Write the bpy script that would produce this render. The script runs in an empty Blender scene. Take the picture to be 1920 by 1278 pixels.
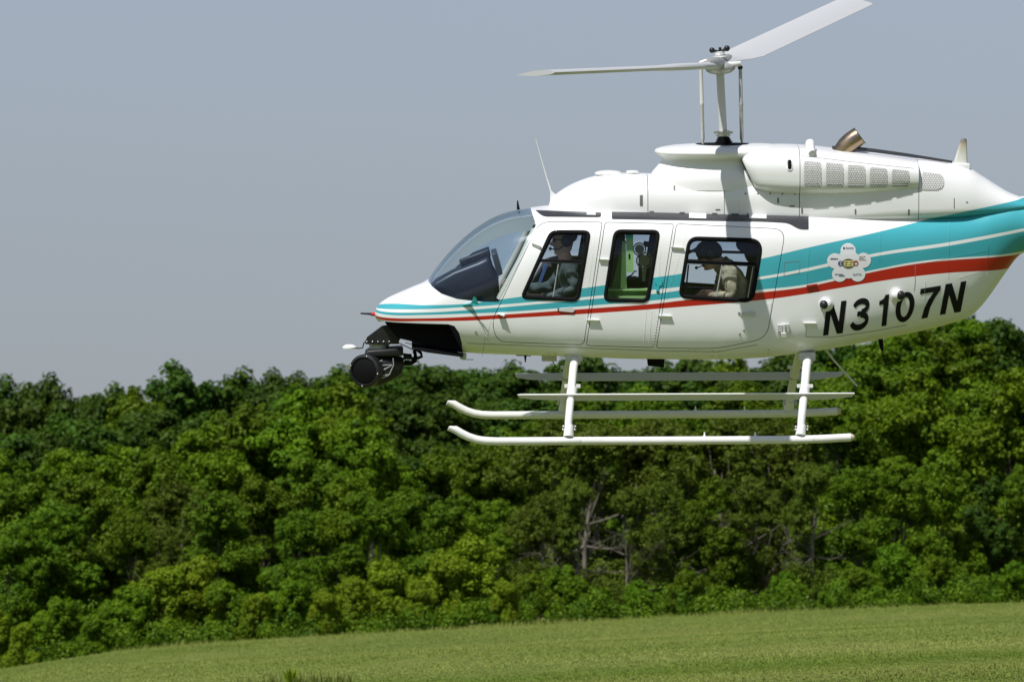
import bpy, bmesh, math, random
import numpy as np
from mathutils import Vector, Matrix
from mathutils.bvhtree import BVHTree
from mathutils.geometry import tessellate_polygon
from mathutils.interpolate import poly_3d_calc
from mathutils import noise

random.seed(7)
rng = np.random.default_rng(11)
R = math.radians
SC = bpy.context.scene
COL = SC.collection

# ------------------------------------------------------------------ camera
EYE = 1.9
D = 72.0                                   # metres to the helicopter
S = 220.0                                  # photo pixels per metre at that distance
FPX = S * D
PITCH = math.atan((1085 - 639) / FPX)
cam_d = bpy.data.cameras.new('camera')
cam = bpy.data.objects.new('camera', cam_d)
COL.objects.link(cam)
cam_d.sensor_width = 36
cam_d.lens = 36 * FPX / 1920
cam_d.clip_start = 1
cam_d.clip_end = 6000
cam.location = (0, 0, EYE)
cam.rotation_euler = (R(90) + PITCH, 0, 0)
cam_d.dof.use_dof = True
cam_d.dof.focus_distance = D - .5
cam_d.dof.aperture_fstop = 11
SC.camera = cam

# ------------------------------------------------------------------ light
to_sun = Vector((-0.38, -0.56, 1.0)).normalized()
world = bpy.data.worlds.new('World')
SC.world = world
world.use_nodes = True
wn = world.node_tree
wn.nodes.clear()
wo = wn.nodes.new('ShaderNodeOutputWorld')
wb = wn.nodes.new('ShaderNodeBackground')
ws = wn.nodes.new('ShaderNodeTexSky')
ws.sky_type = 'NISHITA'
ws.sun_disc = False
ws.sun_elevation = math.asin(to_sun.z)
ws.sun_rotation = math.atan2(to_sun.x, to_sun.y)
ws.air_density = 1.0
ws.dust_density = 0.6
ws.ozone_density = 6.0
wh = wn.nodes.new('ShaderNodeHueSaturation')
wh.inputs['Saturation'].default_value = 0.42
wm_ = wn.nodes.new('ShaderNodeMix'); wm_.data_type = 'RGBA'; wm_.blend_type = 'MULTIPLY'
wm_.inputs[0].default_value = 1.0
wm_.inputs[7].default_value = (0.86, 0.895, 1.01, 1)
wb.inputs['Strength'].default_value = 0.08
wn.links.new(ws.outputs[0], wh.inputs['Color'])
wn.links.new(wh.outputs[0], wm_.inputs[6])
wn.links.new(wm_.outputs[2], wb.inputs['Color'])
wn.links.new(wb.outputs[0], wo.inputs['Surface'])
sun_d = bpy.data.lights.new('sun', 'SUN')
sun_d.energy = 5.0
sun_d.angle = R(0.53)
sun_d.color = (1.0, 0.975, 0.93)
sun = bpy.data.objects.new('sun', sun_d)
COL.objects.link(sun)
sun.location = (-40, -60, 120)
sun.rotation_euler = to_sun.to_track_quat('Z', 'Y').to_euler()
vs = SC.view_settings
vs.view_transform = 'Standard'
vs.look = 'None'
vs.exposure = 0.0
vs.gamma = 1.0
vs.use_curve_mapping = False
SC.cycles.max_bounces = 8
SC.cycles.transparent_max_bounces = 24
SC.cycles.use_denoising = True
SC.cycles.sample_clamp_indirect = 6

# ------------------------------------------------------------------ materials
def mat(name, color, rough=.5, metal=0.0, spec=.5, coat=0.0):
    m = bpy.data.materials.new(name)
    m.use_nodes = True
    b = m.node_tree.nodes['Principled BSDF']
    b.inputs['Base Color'].default_value = (*color, 1)
    b.inputs['Roughness'].default_value = rough
    b.inputs['Metallic'].default_value = metal
    b.inputs['Specular IOR Level'].default_value = spec
    b.inputs['Coat Weight'].default_value = coat
    b.inputs['Coat Roughness'].default_value = .06
    return m

def noisy(m, scale, lo, hi, coord='Object', detail=4, bump=0.0, stretch=(1, 1, 1), rough=None):
    """replace the base colour by a noise blend of two colours"""
    nt = m.node_tree
    b = nt.nodes['Principled BSDF']
    tc = nt.nodes.new('ShaderNodeTexCoord')
    mp = nt.nodes.new('ShaderNodeMapping')
    mp.inputs['Scale'].default_value = stretch
    nz = nt.nodes.new('ShaderNodeTexNoise')
    nz.inputs['Scale'].default_value = scale
    nz.inputs['Detail'].default_value = detail
    rp = nt.nodes.new('ShaderNodeValToRGB')
    rp.color_ramp.elements[0].position = .3
    rp.color_ramp.elements[1].position = .7
    rp.color_ramp.elements[0].color = (*lo, 1)
    rp.color_ramp.elements[1].color = (*hi, 1)
    nt.links.new(tc.outputs[coord], mp.inputs[0])
    nt.links.new(mp.outputs[0], nz.inputs['Vector'])
    nt.links.new(nz.outputs[0], rp.inputs[0])
    nt.links.new(rp.outputs[0], b.inputs['Base Color'])
    if bump:
        bp = nt.nodes.new('ShaderNodeBump')
        bp.inputs['Strength'].default_value = bump
        bp.inputs['Distance'].default_value = .02
        nt.links.new(nz.outputs[0], bp.inputs['Height'])
        nt.links.new(bp.outputs[0], b.inputs['Normal'])
    return m

def glass_mat(name, tint, refl=1.0):
    m = bpy.data.materials.new(name)
    m.use_nodes = True
    nt = m.node_tree
    nt.nodes.clear()
    o = nt.nodes.new('ShaderNodeOutputMaterial')
    t = nt.nodes.new('ShaderNodeBsdfTransparent')
    t.inputs[0].default_value = (*tint, 1)
    g = nt.nodes.new('ShaderNodeBsdfGlossy')
    g.inputs['Roughness'].default_value = .09
    g.inputs[0].default_value = (.9, .93, 1, 1)
    f = nt.nodes.new('ShaderNodeFresnel')
    f.inputs[0].default_value = 1.45
    ge = nt.nodes.new('ShaderNodeNewGeometry')
    io = nt.nodes.new('ShaderNodeMath'); io.operation = 'MULTIPLY_ADD'
    io.inputs[1].default_value = 1/1.45 - 1.45; io.inputs[2].default_value = 1.45
    nt.links.new(ge.outputs['Backfacing'], io.inputs[0]); nt.links.new(io.outputs[0], f.inputs[0])
    mu = nt.nodes.new('ShaderNodeMath'); mu.operation = 'MULTIPLY'
    mu.inputs[1].default_value = refl
    mx = nt.nodes.new('ShaderNodeMixShader')
    nt.links.new(f.outputs[0], mu.inputs[0])
    nt.links.new(mu.outputs[0], mx.inputs[0])
    nt.links.new(t.outputs[0], mx.inputs[1])
    nt.links.new(g.outputs[0], mx.inputs[2])
    nt.links.new(mx.outputs[0], o.inputs[0])
    return m

WHITE = mat('white_paint', (.77, .775, .775), .32, coat=.25)
SKIDW = noisy(mat('skid_paint', (.78, .78, .77), .38), 9, (.72, .72, .70), (.80, .80, .79))
BLACK = mat('black_rubber', (.006, .006, .007), .8, spec=.12)
INNER = mat('cabin_lining', (.06, .062, .065), .8)
DARKM = noisy(mat('black_anodised', (.012, .012, .013), .45, spec=.4), 14, (.009, .009, .010), (.018, .018, .02))
LETTER = mat('black_vinyl', (.006, .006, .007), .6, spec=.2)
TRIM = mat('dark_trim', (.035, .036, .042), .35)
GREY = noisy(mat('grey_metal', (.42, .43, .42), .42, .35), 20, (.34, .35, .34), (.5, .5, .48))
LGREY = mat('light_grey_paint', (.55, .56, .55), .4)
SILVER = mat('bare_metal', (.62, .62, .62), .28, .9)
BLADE = mat('blade_paint', (.50, .51, .52), .5)
REDP = mat('red_paint', (.55, .03, .015), .35)
TEALP = mat('teal_paint', (.03, .42, .48), .32, coat=.25)
GREEN = noisy(mat('green_primer', (.30, .50, .18), .55), 6, (.27, .47, .16), (.34, .54, .21))
BRONZE = noisy(mat('heat_tinted_steel', (.36, .27, .17), .3, .95), 7, (.24, .20, .17), (.46, .34, .2), stretch=(1, 1, 2.5))
PANEL = noisy(mat('glareshield_vinyl', (.03, .035, .05), .42), 5, (.010, .013, .022), (.016, .02, .03))
GLASS = glass_mat('acrylic_clear', (.96, .98, .99), .6)
GLASST = glass_mat('acrylic_tinted', (.87, .91, .95), .5)
SCREENB = mat('duct_shade', (.05, .05, .05), .8)
SKIN = noisy(mat('skin', (.58, .36, .27), .5), 22, (.55, .33, .245), (.62, .39, .30))
DKSHIRT = noisy(mat('grey_green_overalls', (.09, .12, .13), .85), 9, (.028, .045, .05), (.075, .10, .108), bump=1.0)
TANJ = noisy(mat('khaki_jacket', (.36, .34, .26), .85), 16, (.27, .235, .16), (.46, .41, .29), bump=1.0)
HAIR = mat('dark_hair', (.03, .024, .02), .6)
SEATM = mat('seat_fabric', (.03, .032, .036), .9)
BULB = mat('lamp_glass', (.75, .75, .74), .15, coat=.5)

# ------------------------------------------------------------------ helicopter frame: local X = tailwards, Y = away, Z = up
ROLL, YAW = R(5.2), R(0.75)
VIEW = Matrix.Rotation(PITCH, 4, 'X')
HM = Matrix.Translation(Vector((0, 0, EYE)) + VIEW @ Vector((0, D, 0))) @ VIEW @ Matrix.Rotation(YAW, 4, 'Z') @ Matrix.Rotation(ROLL, 4, 'X')
HI = HM.inverted()
CL = HI @ Vector((0, 0, EYE))              # where the photographer stands, seen from the helicopter
def sight(px, py):
    d = VIEW @ Vector(((px - 960) / FPX, 1, (639 - py) / FPX))
    return (HI.to_3x3() @ d).normalized()
def P(px, py, y=0.0):
    """point of the helicopter's plane y that the photograph shows at (px, py)"""
    d = sight(px, py)
    return CL + d * ((y - CL.y) / d.y)
def mirror(p): return Vector((p.x, -p.y, p.z))

def pch(xs, ys, q):
    xs = np.asarray(xs, float); ys = np.asarray(ys, float); q = np.asarray(q, float)
    h = np.diff(xs); dl = np.diff(ys) / h
    m = np.zeros(len(xs))
    m[0], m[-1] = dl[0], dl[-1]
    for i in range(1, len(xs) - 1):
        if dl[i-1] * dl[i] > 0:
            w1, w2 = 2*h[i] + h[i-1], h[i] + 2*h[i-1]
            m[i] = (w1 + w2) / (w1 / dl[i-1] + w2 / dl[i])
    i = np.clip(np.searchsorted(xs, q) - 1, 0, len(xs) - 2)
    qq = np.clip(q, xs[0], xs[-1])
    t = (qq - xs[i]) / h[i]
    return ((1+2*t)*(1-t)**2*ys[i] + t*(1-t)**2*h[i]*m[i] + t*t*(3-2*t)*ys[i+1] + t*t*(t-1)*h[i]*m[i+1])

# ------------------------------------------------------------------ object helpers
def link(name, me, material=None, parent=None):
    o = bpy.data.objects.new(name, me)
    COL.objects.link(o)
    if material is not None:
        for m in (material if isinstance(material, (list, tuple)) else [material]):
            me.materials.append(m)
    if parent is not None:
        o.parent = parent
    return o

def mesh(name, verts, faces, smooth=False, angle=None):
    me = bpy.data.meshes.new(name)
    me.from_pydata([tuple(v) for v in verts], [], faces)
    if smooth:
        me.shade_smooth()
        if angle:
            me.set_sharp_from_angle(angle=R(angle))
    return me

def obj(name, bm_or_me, material, parent=None, smooth=True, angle=40):
    if isinstance(bm_or_me, bmesh.types.BMesh):
        me = bpy.data.meshes.new(name)
        bmesh.ops.recalc_face_normals(bm_or_me, faces=bm_or_me.faces)
        bm_or_me.to_mesh(me)
        bm_or_me.free()
        if smooth:
            me.shade_smooth()
            me.set_sharp_from_angle(angle=R(angle))
    else:
        me = bm_or_me
    return link(name, me, material, parent)

def tag(o, label=None, cat=None, group=None, kind=None):
    for k, v in (('label', label), ('category', cat), ('group', group), ('kind', kind)):
        if v:
            o[k] = v
    return o

def bridge(bm, a, b):
    n = len(a)
    for i in range(n):
        try: bm.faces.new((a[i], a[(i+1) % n], b[(i+1) % n], b[i]))
        except ValueError: pass

def add_tube(bm, pts, rad, n=10, caps=True, flat=1.0):
    pts = [Vector(p) for p in pts]
    rads = rad if isinstance(rad, (list, tuple)) else [rad] * len(pts)
    rings = []
    up = None
    for i, p in enumerate(pts):
        t = (pts[min(i+1, len(pts)-1)] - pts[max(i-1, 0)]).normalized()
        if up is None:
            ref = Vector((0, 1, 0)) if abs(t.y) < .8 else Vector((0, 0, 1))
            u = t.cross(ref).normalized()
        else:
            u = (up - t * up.dot(t)).normalized()
        up = u
        v = t.cross(u).normalized()
        rings.append([bm.verts.new(p + (u * math.cos(2*math.pi*k/n) * flat + v * math.sin(2*math.pi*k/n)) * rads[i]) for k in range(n)])
    for a, b in zip(rings, rings[1:]):
        bridge(bm, a, b)
    if caps:
        bm.faces.new(list(reversed(rings[0])))
        bm.faces.new(rings[-1])
    return rings

def tube(name, pts, rad, material, parent, n=10, flat=1.0):
    bm = bmesh.new()
    add_tube(bm, pts, rad, n, True, flat)
    return obj(name, bm, material, parent)

def add_prism(bm, loop, vec):
    """solid between a polygon and its copy moved by vec"""
    a = [bm.verts.new(Vector(p)) for p in loop]
    b = [bm.verts.new(Vector(p) + Vector(vec)) for p in loop]
    bridge(bm, a, b)
    bm.faces.new(list(reversed(a)))
    bm.faces.new(b)

def add_box(bm, c, sx, sy, sz, rot=None):
    c = Vector(c)
    M = rot.to_3x3() if rot else Matrix.Identity(3)
    v = [bm.verts.new(c + M @ Vector((x*sx/2, y*sy/2, z*sz/2))) for x in (-1, 1) for y in (-1, 1) for z in (-1, 1)]
    for f in ((0,1,3,2), (4,6,7,5), (0,4,5,1), (2,3,7,6), (0,2,6,4), (1,5,7,3)):
        bm.faces.new([v[i] for i in f])

def add_ball(bm, c, r, sx=1, sy=1, sz=1, u=12, v=8):
    bmesh.ops.create_uvsphere(bm, u_segments=u, v_segments=v, radius=r,
        matrix=Matrix.Translation(Vector(c)) @ Matrix.Diagonal((sx, sy, sz, 1)))

def add_lathe(bm, c, axis, prof, n=24):
    """profile [(along, radius)] turned about axis through c"""
    axis = Vector(axis).normalized()
    ref = Vector((0, 1, 0)) if abs(axis.y) < .8 else Vector((1, 0, 0))
    u = axis.cross(ref).normalized(); v = axis.cross(u)
    rings = []
    for a, r in prof:
        rings.append([bm.verts.new(Vector(c) + axis*a + (u*math.cos(2*math.pi*k/n) + v*math.sin(2*math.pi*k/n))*max(r, 1e-4)) for k in range(n)])
    for a, b in zip(rings, rings[1:]):
        bridge(bm, a, b)
    bm.faces.new(list(reversed(rings[0]))); bm.faces.new(rings[-1])

def bevel(o, w, seg=2):
    bm = bmesh.new(); bm.from_mesh(o.data)
    bmesh.ops.bevel(bm, geom=[e for e in bm.edges if e.is_manifold and e.calc_face_angle(0) > R(35)], offset=w, segments=seg, affect='EDGES', profile=.5)
    bm.to_mesh(o.data); bm.free()
    o.data.shade_smooth(); o.data.set_sharp_from_angle(angle=R(50))
    return o

def rounded(corners, step=4.0):
    """corners [(x, y, radius)] -> polygon with rounded corners, densely sampled"""
    out = []
    n = len(corners)
    segs = []
    for i in range(n):
        p0 = Vector(corners[i-1][:2]); p = Vector(corners[i][:2]); p1 = Vector(corners[(i+1) % n][:2]); r = corners[i][2]
        a = (p0 - p).normalized(); b = (p1 - p).normalized()
        k = min(r, (p0-p).length*.48, (p1-p).length*.48)
        s, e = p + a*k, p + b*k
        m = max(2, int(k/2.2)) if r > 0 else 1
        segs.append([((1-t)**2)*s + 2*t*(1-t)*p + t*t*e for t in [j/m for j in range(m+1)]] if r > 0 else [p])
    for i in range(n):
        out += segs[i]
        q0, q1 = segs[i][-1], segs[(i+1) % n][0]
        m = int((q1-q0).length / step)
        out += [q0.lerp(q1, j/(m+1)) for j in range(1, m+1)]
    return [(p.x, p.y) for p in out]

def inset(poly, d):
    """move a closed polygon inwards by d (same units)"""
    n = len(poly)
    area = sum(poly[i-1][0]*poly[i][1] - poly[i][0]*poly[i-1][1] for i in range(n))
    sg = 1 if area > 0 else -1
    out = []
    for i in range(n):
        a, b, c = Vector(poly[i-1]), Vector(poly[i]), Vector(poly[(i+1) % n])
        t = ((b-a).normalized() + (c-b).normalized()).normalized()
        out.append((b.x - sg*t.y*d, b.y + sg*t.x*d))
    return out

# ------------------------------------------------------------------ lofted skins
SIN, COS = math.sin(ROLL), math.cos(ROLL)
def half_curve(w, hu, hl, zm, nu, nl, N):
    t = np.linspace(-math.pi/2, math.pi/2, 600)
    n = np.where(t > 0, nu, nl); h = np.where(t > 0, hu, hl)
    y = w * np.abs(np.cos(t))**(2/n)
    z = zm + h * np.sign(np.sin(t)) * np.abs(np.sin(t))**(2/n)
    s = np.concatenate([[0], np.cumsum(np.hypot(np.diff(y), np.diff(z)))])
    q = np.linspace(0, s[-1], N+1)
    return np.interp(q, s, y), np.interp(q, s, z)

def support_fix(h, w, n):
    """half height whose banked silhouette reaches h"""
    q = n/(n-1)
    v = h**q - (w*SIN)**q
    return (max(v, (h*.6)**q))**(1/q) / COS

def loft(xs, tb, N=48, grow=0.0, shear=None):
    """xs in photo pixels; tb(x) -> top, bottom, mid (pixels), half width (m), upper and lower exponent. Closed mesh."""
    verts, faces = [], []
    M = 2*N
    for k, x in enumerate(xs):
        top, bot, mid, w, nu, nl = tb(x)
        X = (x - 960)/S; zt = (639-top)/S; zb = (639-bot)/S; zm = (639-mid)/S
        hu = support_fix(max(zt - zm, .004), w, nu) + grow
        hl = support_fix(max(zm - zb, .004), w, nl) + grow
        y, z = half_curve(w + grow, hu, hl, zm, nu, nl, N)
        ring = [(-y[i], z[i]) for i in range(N+1)] + [(y[i], z[i]) for i in range(N-1, 0, -1)]
        for (a, b) in ring:
            sx = shear(x, b) if shear else 0.0
            verts.append((X + sx, a, b))
    n = len(xs)
    for k in range(n-1):
        for i in range(M):
            faces.append((k*M+i, k*M+(i+1) % M, (k+1)*M+(i+1) % M, (k+1)*M+i))
    c0 = len(verts)
    for k in (0, n-1):
        ring = np.array(verts[k*M:(k+1)*M])
        verts.append(tuple(ring.mean(0)))
    for i in range(M):
        faces.append((c0, (i+1) % M, i))
        faces.append((c0+1, (n-1)*M+i, (n-1)*M+(i+1) % M))
    me = bpy.data.meshes.new('skin')
    me.from_pydata(verts, [], faces)
    bm = bmesh.new(); bm.from_mesh(me)
    bmesh.ops.recalc_face_normals(bm, faces=bm.faces)
    bm.to_mesh(me); bm.free()
    me.shade_smooth()
    return me

TOP = ([703,704,708,716,730,745,775,801,815,840,870,900,930,960,985,1005,1030,1060,1100,1300,1500,1700,1800,1860,1900,1920,2200,2900],
       [588,581,573,565,556,549,536,524,505,474,444,421,404,394,390,387,384,383,383,386,390,392,389,378,369,367,372,385])
BOT = ([703,705,710,718,735,760,800,868,980,1080,1200,1330,1420,1480,1560,1650,1750,1805,1820,1835,1850,1890,1905,1916,1930,2200,2900],
       [591,597,603,610,622,635,647,660,665,668,672,673,670,664,652,635,614,598,591,578,560,503,483,474,470,466,455])
MID = ([703,760,800,868,950,1080,1430,1560,1700,1800,1860,1900,2000,2900], [589,583,577,566,550,540,535,515,482,456,432,421,419,420])
WID = ([703,705,710,718,735,760,800,850,900,950,1000,1080,1430,1500,1560,1650,1750,1850,1920,2200,2900],
       [.02,.09,.16,.22,.30,.37,.46,.535,.59,.63,.65,.66,.66,.635,.585,.49,.395,.29,.235,.215,.16])
NUP = ([703,800,900,1000,1080,1450,1560,1700,1850,1920,2900], [2.1,2.2,2.3,3.0,4.3,4.3,3.6,2.8,2.2,2.0,2.0])
NLO = ([703,800,900,1080,1450,1560,1700,1850,1920,2900], [2.1,2.4,3.3,4.4,4.4,4.2,3.2,2.3,2.0,2.0])
def body_tb(x):
    return tuple(float(pch(a, b, [x])[0]) for a, b in (TOP, BOT, MID, WID, NUP, NLO))
BX = [703, 703.6, 704.5, 706, 708, 710.5, 714, 718, 723, 729] + list(np.arange(736, 1800, 6.5)) + list(np.arange(1800, 1935, 3.5)) + list(np.arange(1940, 2901, 60))
SKIN0 = loft(BX, body_tb)

class Surf:
    """a skin one can look points up on, with smooth normals"""
    def __init__(self, me):
        self.v = [v.co.copy() for v in me.vertices]
        self.n = [v.normal.copy() for v in me.vertices]
        self.p = [tuple(p.vertices) for p in me.polygons]
        self.t = BVHTree.FromPolygons(self.v, self.p)
    def normal(self, loc, idx):
        ids = self.p[idx]
        w = poly_3d_calc([self.v[i] for i in ids], loc)
        n = Vector((0, 0, 0))
        for a, i in zip(w, ids):
            n += self.n[i] * a
        return n.normalized()
    def hit(self, px, py):
        l, n, i, d = self.t.ray_cast(CL, sight(px, py))
        if l is None:
            return None
        return l, self.normal(l, i)
BODY = Surf(SKIN0)
def on(px, py, off=0.0, surf=None):
    h = (surf or BODY).hit(px, py)
    if h is None:
        return P(px, py, 0)
    return h[0] + h[1]*off
def xz(px, py):
    p = on(px, py)
    return (p.x, p.z)

# ------------------------------------------------------------------ livery: three painted bands over the white
def livery():
    m = mat('livery_paint', (.8, .8, .79), .32, coat=.25)
    nt = m.node_tree
    L = nt.links.new
    b = nt.nodes['Principled BSDF']
    tc = nt.nodes.new('ShaderNodeTexCoord')
    sp = nt.nodes.new('ShaderNodeSeparateXYZ')
    L(tc.outputs['Object'], sp.inputs[0])
    x0, x1, z0, z1 = -1.3, 5.0, -.6, 1.6
    def mr(sock, a, c):
        n = nt.nodes.new('ShaderNodeMapRange'); n.clamp = False
        n.inputs[1].default_value = a; n.inputs[2].default_value = c
        L(sock, n.inputs[0])
        return n.outputs[0]
    X = mr(sp.outputs[0], x0, x1); Z = mr(sp.outputs[2], z0, z1)
    def edge(pts):
        n = nt.nodes.new('ShaderNodeFloatCurve')
        c = n.mapping.curves[0]
        q = []
        for px, py in pts:
            p = on(px, py)
            q.append(((p.x-x0)/(x1-x0), (p.z-z0)/(z1-z0)))
        q.sort()
        while len(c.points) < len(q):
            c.points.new(.5, .5)
        for k, (u, v) in enumerate(q):
            c.points[k].location = (u, v)
            c.points[k].handle_type = 'AUTO'
        n.mapping.use_clip = False
        n.mapping.update()
        L(X, n.inputs['Value'])
        return n.outputs[0]
    def cmp(a, c, op):
        n = nt.nodes.new('ShaderNodeMath'); n.operation = op
        L(a, n.inputs[0]); L(c, n.inputs[1])
        return n.outputs[0]
    def band(up, lo):
        return cmp(cmp(Z, edge(up), 'LESS_THAN'), cmp(Z, edge(lo), 'GREATER_THAN'), 'MULTIPLY')
    red = band([(706,592),(720,595),(800,596.6),(880,593.5),(932,590.4),(1110,578),(1230,569),(1275,563.6),(1430,547.6),(1507,538.5),(1562,527),(1650,507),(1720,494.4),(1785,487.5),(1860,482.5),(1895,479)],
               [(706,596),(720,600),(800,601.8),(880,601),(932,597.8),(1110,587.4),(1230,579),(1275,575.4),(1430,562),(1507,551.5),(1562,542),(1650,527),(1720,517.5),(1785,511),(1860,507),(1890,503)])
    t2 = band([(707,581),(720,584),(800,585.6),(880,581),(932,576.8),(1110,560.6),(1230,550.3),(1275,544.4),(1430,523),(1507,509.5),(1562,497.5),(1650,479),(1785,459.7),(1915,434.5)],
              [(707,586),(720,589.4),(800,590.2),(880,587.6),(932,585.6),(1110,572.5),(1230,562.6),(1275,557.6),(1430,542.6),(1507,534),(1562,522.5),(1650,503.4),(1720,490.5),(1785,484),(1860,479),(1900,474)])
    t1 = band([(707,573),(720,569.5),(800,571.8),(880,569),(932,562),(1120,536.5),(1230,519.7),(1275,513.5),(1430,484.5),(1507,466),(1650,434.2),(1785,399),(1860,383),(1915,371.5)],
              [(707,577),(720,579),(800,579.4),(880,575),(932,571.5),(1120,554.4),(1230,542.6),(1275,537.6),(1430,518),(1507,503.8),(1562,491.5),(1650,473.2),(1785,453.2),(1915,429)])
    nz = nt.nodes.new('ShaderNodeTexNoise'); nz.inputs['Scale'].default_value = 1.7; nz.inputs['Detail'].default_value = 5
    rp = nt.nodes.new('ShaderNodeValToRGB')
    rp.color_ramp.elements[0].color = (.745, .75, .75, 1); rp.color_ramp.elements[1].color = (.785, .79, .79, 1)
    L(tc.outputs['Object'], nz.inputs['Vector']); L(nz.outputs[0], rp.inputs[0])
    col = rp.outputs[0]
    for msk, c in ((red, (.40, .012, .006, 1)), (t2, (.040, .345, .41, 1)), (t1, (.050, .365, .43, 1))):
        mx = nt.nodes.new('ShaderNodeMix'); mx.data_type = 'RGBA'
        L(msk, mx.inputs[0]); L(col, mx.inputs[6]); mx.inputs[7].default_value = c
        col = mx.outputs[2]
    n2 = nt.nodes.new('ShaderNodeTexNoise'); n2.inputs['Scale'].default_value = 3.2; n2.inputs['Detail'].default_value = 1.5
    L(tc.outputs['Object'], n2.inputs['Vector'])
    bp = nt.nodes.new('ShaderNodeBump'); bp.inputs['Strength'].default_value = .35; bp.inputs['Distance'].default_value = .012
    L(n2.outputs[0], bp.inputs['Height']); L(bp.outputs[0], b.inputs['Normal']); L(bp.outputs[0], b.inputs['Coat Normal'])
    L(col, b.inputs['Base Color'])
    rr = nt.nodes.new('ShaderNodeMapRange'); rr.inputs[3].default_value = .24; rr.inputs[4].default_value = .40
    L(nz.outputs[0], rr.inputs[0]); L(rr.outputs[0], b.inputs['Roughness'])
    return m
LIVERY = livery()

# ------------------------------------------------------------------ cutting doors and windows out of the skin
def solid(me, thick):
    """the closed skin as a hollow shell; inner faces use material slot 1"""
    o = bpy.data.objects.new('shell', me.copy())
    COL.objects.link(o)
    md = o.modifiers.new('s', 'SOLIDIFY')
    md.thickness = thick; md.offset = -1; md.material_offset = 1; md.material_offset_rim = 1
    o.data.materials.append(LIVERY); o.data.materials.append(INNER)
    r = baked(o)
    return r

def baked(o):
    dg = bpy.context.evaluated_depsgraph_get()
    me = bpy.data.meshes.new_from_object(o.evaluated_get(dg))
    old = o.data
    bpy.data.objects.remove(o)
    if old.users == 0:
        bpy.data.meshes.remove(old)
    return me

def boolean(me, cutter, op):
    a = bpy.data.objects.new('a', me.copy()); b = bpy.data.objects.new('b', cutter.copy())
    COL.objects.link(a); COL.objects.link(b)
    md = a.modifiers.new('b', 'BOOLEAN')
    md.object = b; md.operation = op; md.solver = 'EXACT'
    r = baked(a)
    bm_ = b.data
    bpy.data.objects.remove(b); bpy.data.meshes.remove(bm_)
    return r

def prism_me(poly, y0, y1, hole=None):
    """poly: (x, z) points -> solid between y0 and y1, optional hole"""
    bm = bmesh.new()
    loops = []
    for pl in ([poly, hole] if hole else [poly]):
        a = [bm.verts.new((p[0], y0, p[1])) for p in pl]
        b = [bm.verts.new((p[0], y1, p[1])) for p in pl]
        bridge(bm, a, b)
        loops.append((a, b))
    if hole:
        for k in (0, 1):
            o_, h_ = loops[0][k], loops[1][k]
            bridge(bm, o_, h_)
    else:
        bm.faces.new(loops[0][0]); bm.faces.new(loops[0][1])
    bmesh.ops.recalc_face_normals(bm, faces=bm.faces)
    me = bpy.data.meshes.new('prism'); bm.to_mesh(me); bm.free()
    me.materials.append(LIVERY); me.materials.append(INNER)
    return me

def settle(me, surf, tol=.004):
    """give the faces lying on the skin the skin's own smooth normals"""
    me.shade_smooth()
    nrm = [Vector((0, 0, 0))] * len(me.loops)
    cache = {}
    for p in me.polygons:
        for li in p.loop_indices:
            vi = me.loops[li].vertex_index
            if vi not in cache:
                l, n, i, d = surf.t.find_nearest(me.vertices[vi].co)
                cache[vi] = (surf.normal(l, i), d)
            n, d = cache[vi]
            nrm[li] = n if (d < tol and n.dot(p.normal) > .55) else p.normal
    me.normals_split_custom_set([tuple(n) for n in nrm])
    return me

WIN1 = rounded([(1032,431,13), (1109,432,15), (1086,566,15), (974,560,15)])
WIN2 = rounded([(1151,430,15), (1239,431,15), (1217,568,15), (1130,565,15)])
WIN3 = rounded([(1290,443,20), (1433,447,30), (1413,568,20), (1271,559,18)])
DOOR1 = rounded([(1011,415,22), (1130,416,6), (1095,647,10), (932,641,30), (921,603,25)])
DOOR2 = rounded([(1134,416,6), (1264,419,6), (1226,652,6), (1098.5,648,6)])
DOOR3 = rounded([(1268,419,6), (1474,429,26), (1447,585,16), (1438,634,30), (1346,654,30), (1230,653,6)])
toxz = lambda poly: [xz(*p) for p in poly]
w1, w2, w3, d1, d2, d3 = (toxz(p) for p in (WIN1, WIN2, WIN3, DOOR1, DOOR2, DOOR3))
FRONT = [P(786, 515), P(802, 523)]
shield = [(p.x, p.z) for p in FRONT] + [xz(*p) for p in [(810,537), (828,551), (858,561), (902,566), (935,566.5), (952,535), (970,500), (988,460), (1005,422)]] + \
         [(p.x, p.z) for p in (P(1001, 406), P(991, 380), P(940, 370), P(800, 430))]
bay = [xz(717,602), xz(760,605), xz(800,606.5), xz(840,607.5), xz(852,611), xz(861,624), xz(866,643), xz(867,656)] + [(P(867,700).x, P(867,700).z), (P(700,700).x, P(700,700).z), (P(700,606).x, P(700,606).z)]

shell = solid(SKIN0, .032)
cut = shell
for poly in (shield,):
    cut = boolean(cut, prism_me(poly, -2, 2), 'DIFFERENCE')
cut = boolean(cut, prism_me(bay, -2, 2), 'DIFFERENCE')
for poly in (d1, d2, d3):
    for y0, y1 in ((-2, -.1), (.1, 2)):
        cut = boolean(cut, prism_me(poly, y0, y1), 'DIFFERENCE')

heli = bpy.data.objects.new('helicopter', None)
COL.objects.link(heli)
heli.matrix_world = HM
tag(heli, 'white helicopter with teal and red stripes hovering above the treetops', 'helicopter')
def part(name, me, parent=heli, surf=BODY, tol=.004):
    settle(me, surf, tol)
    return link(name, me, None, parent)
fuselage = part('fuselage', cut)

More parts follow.
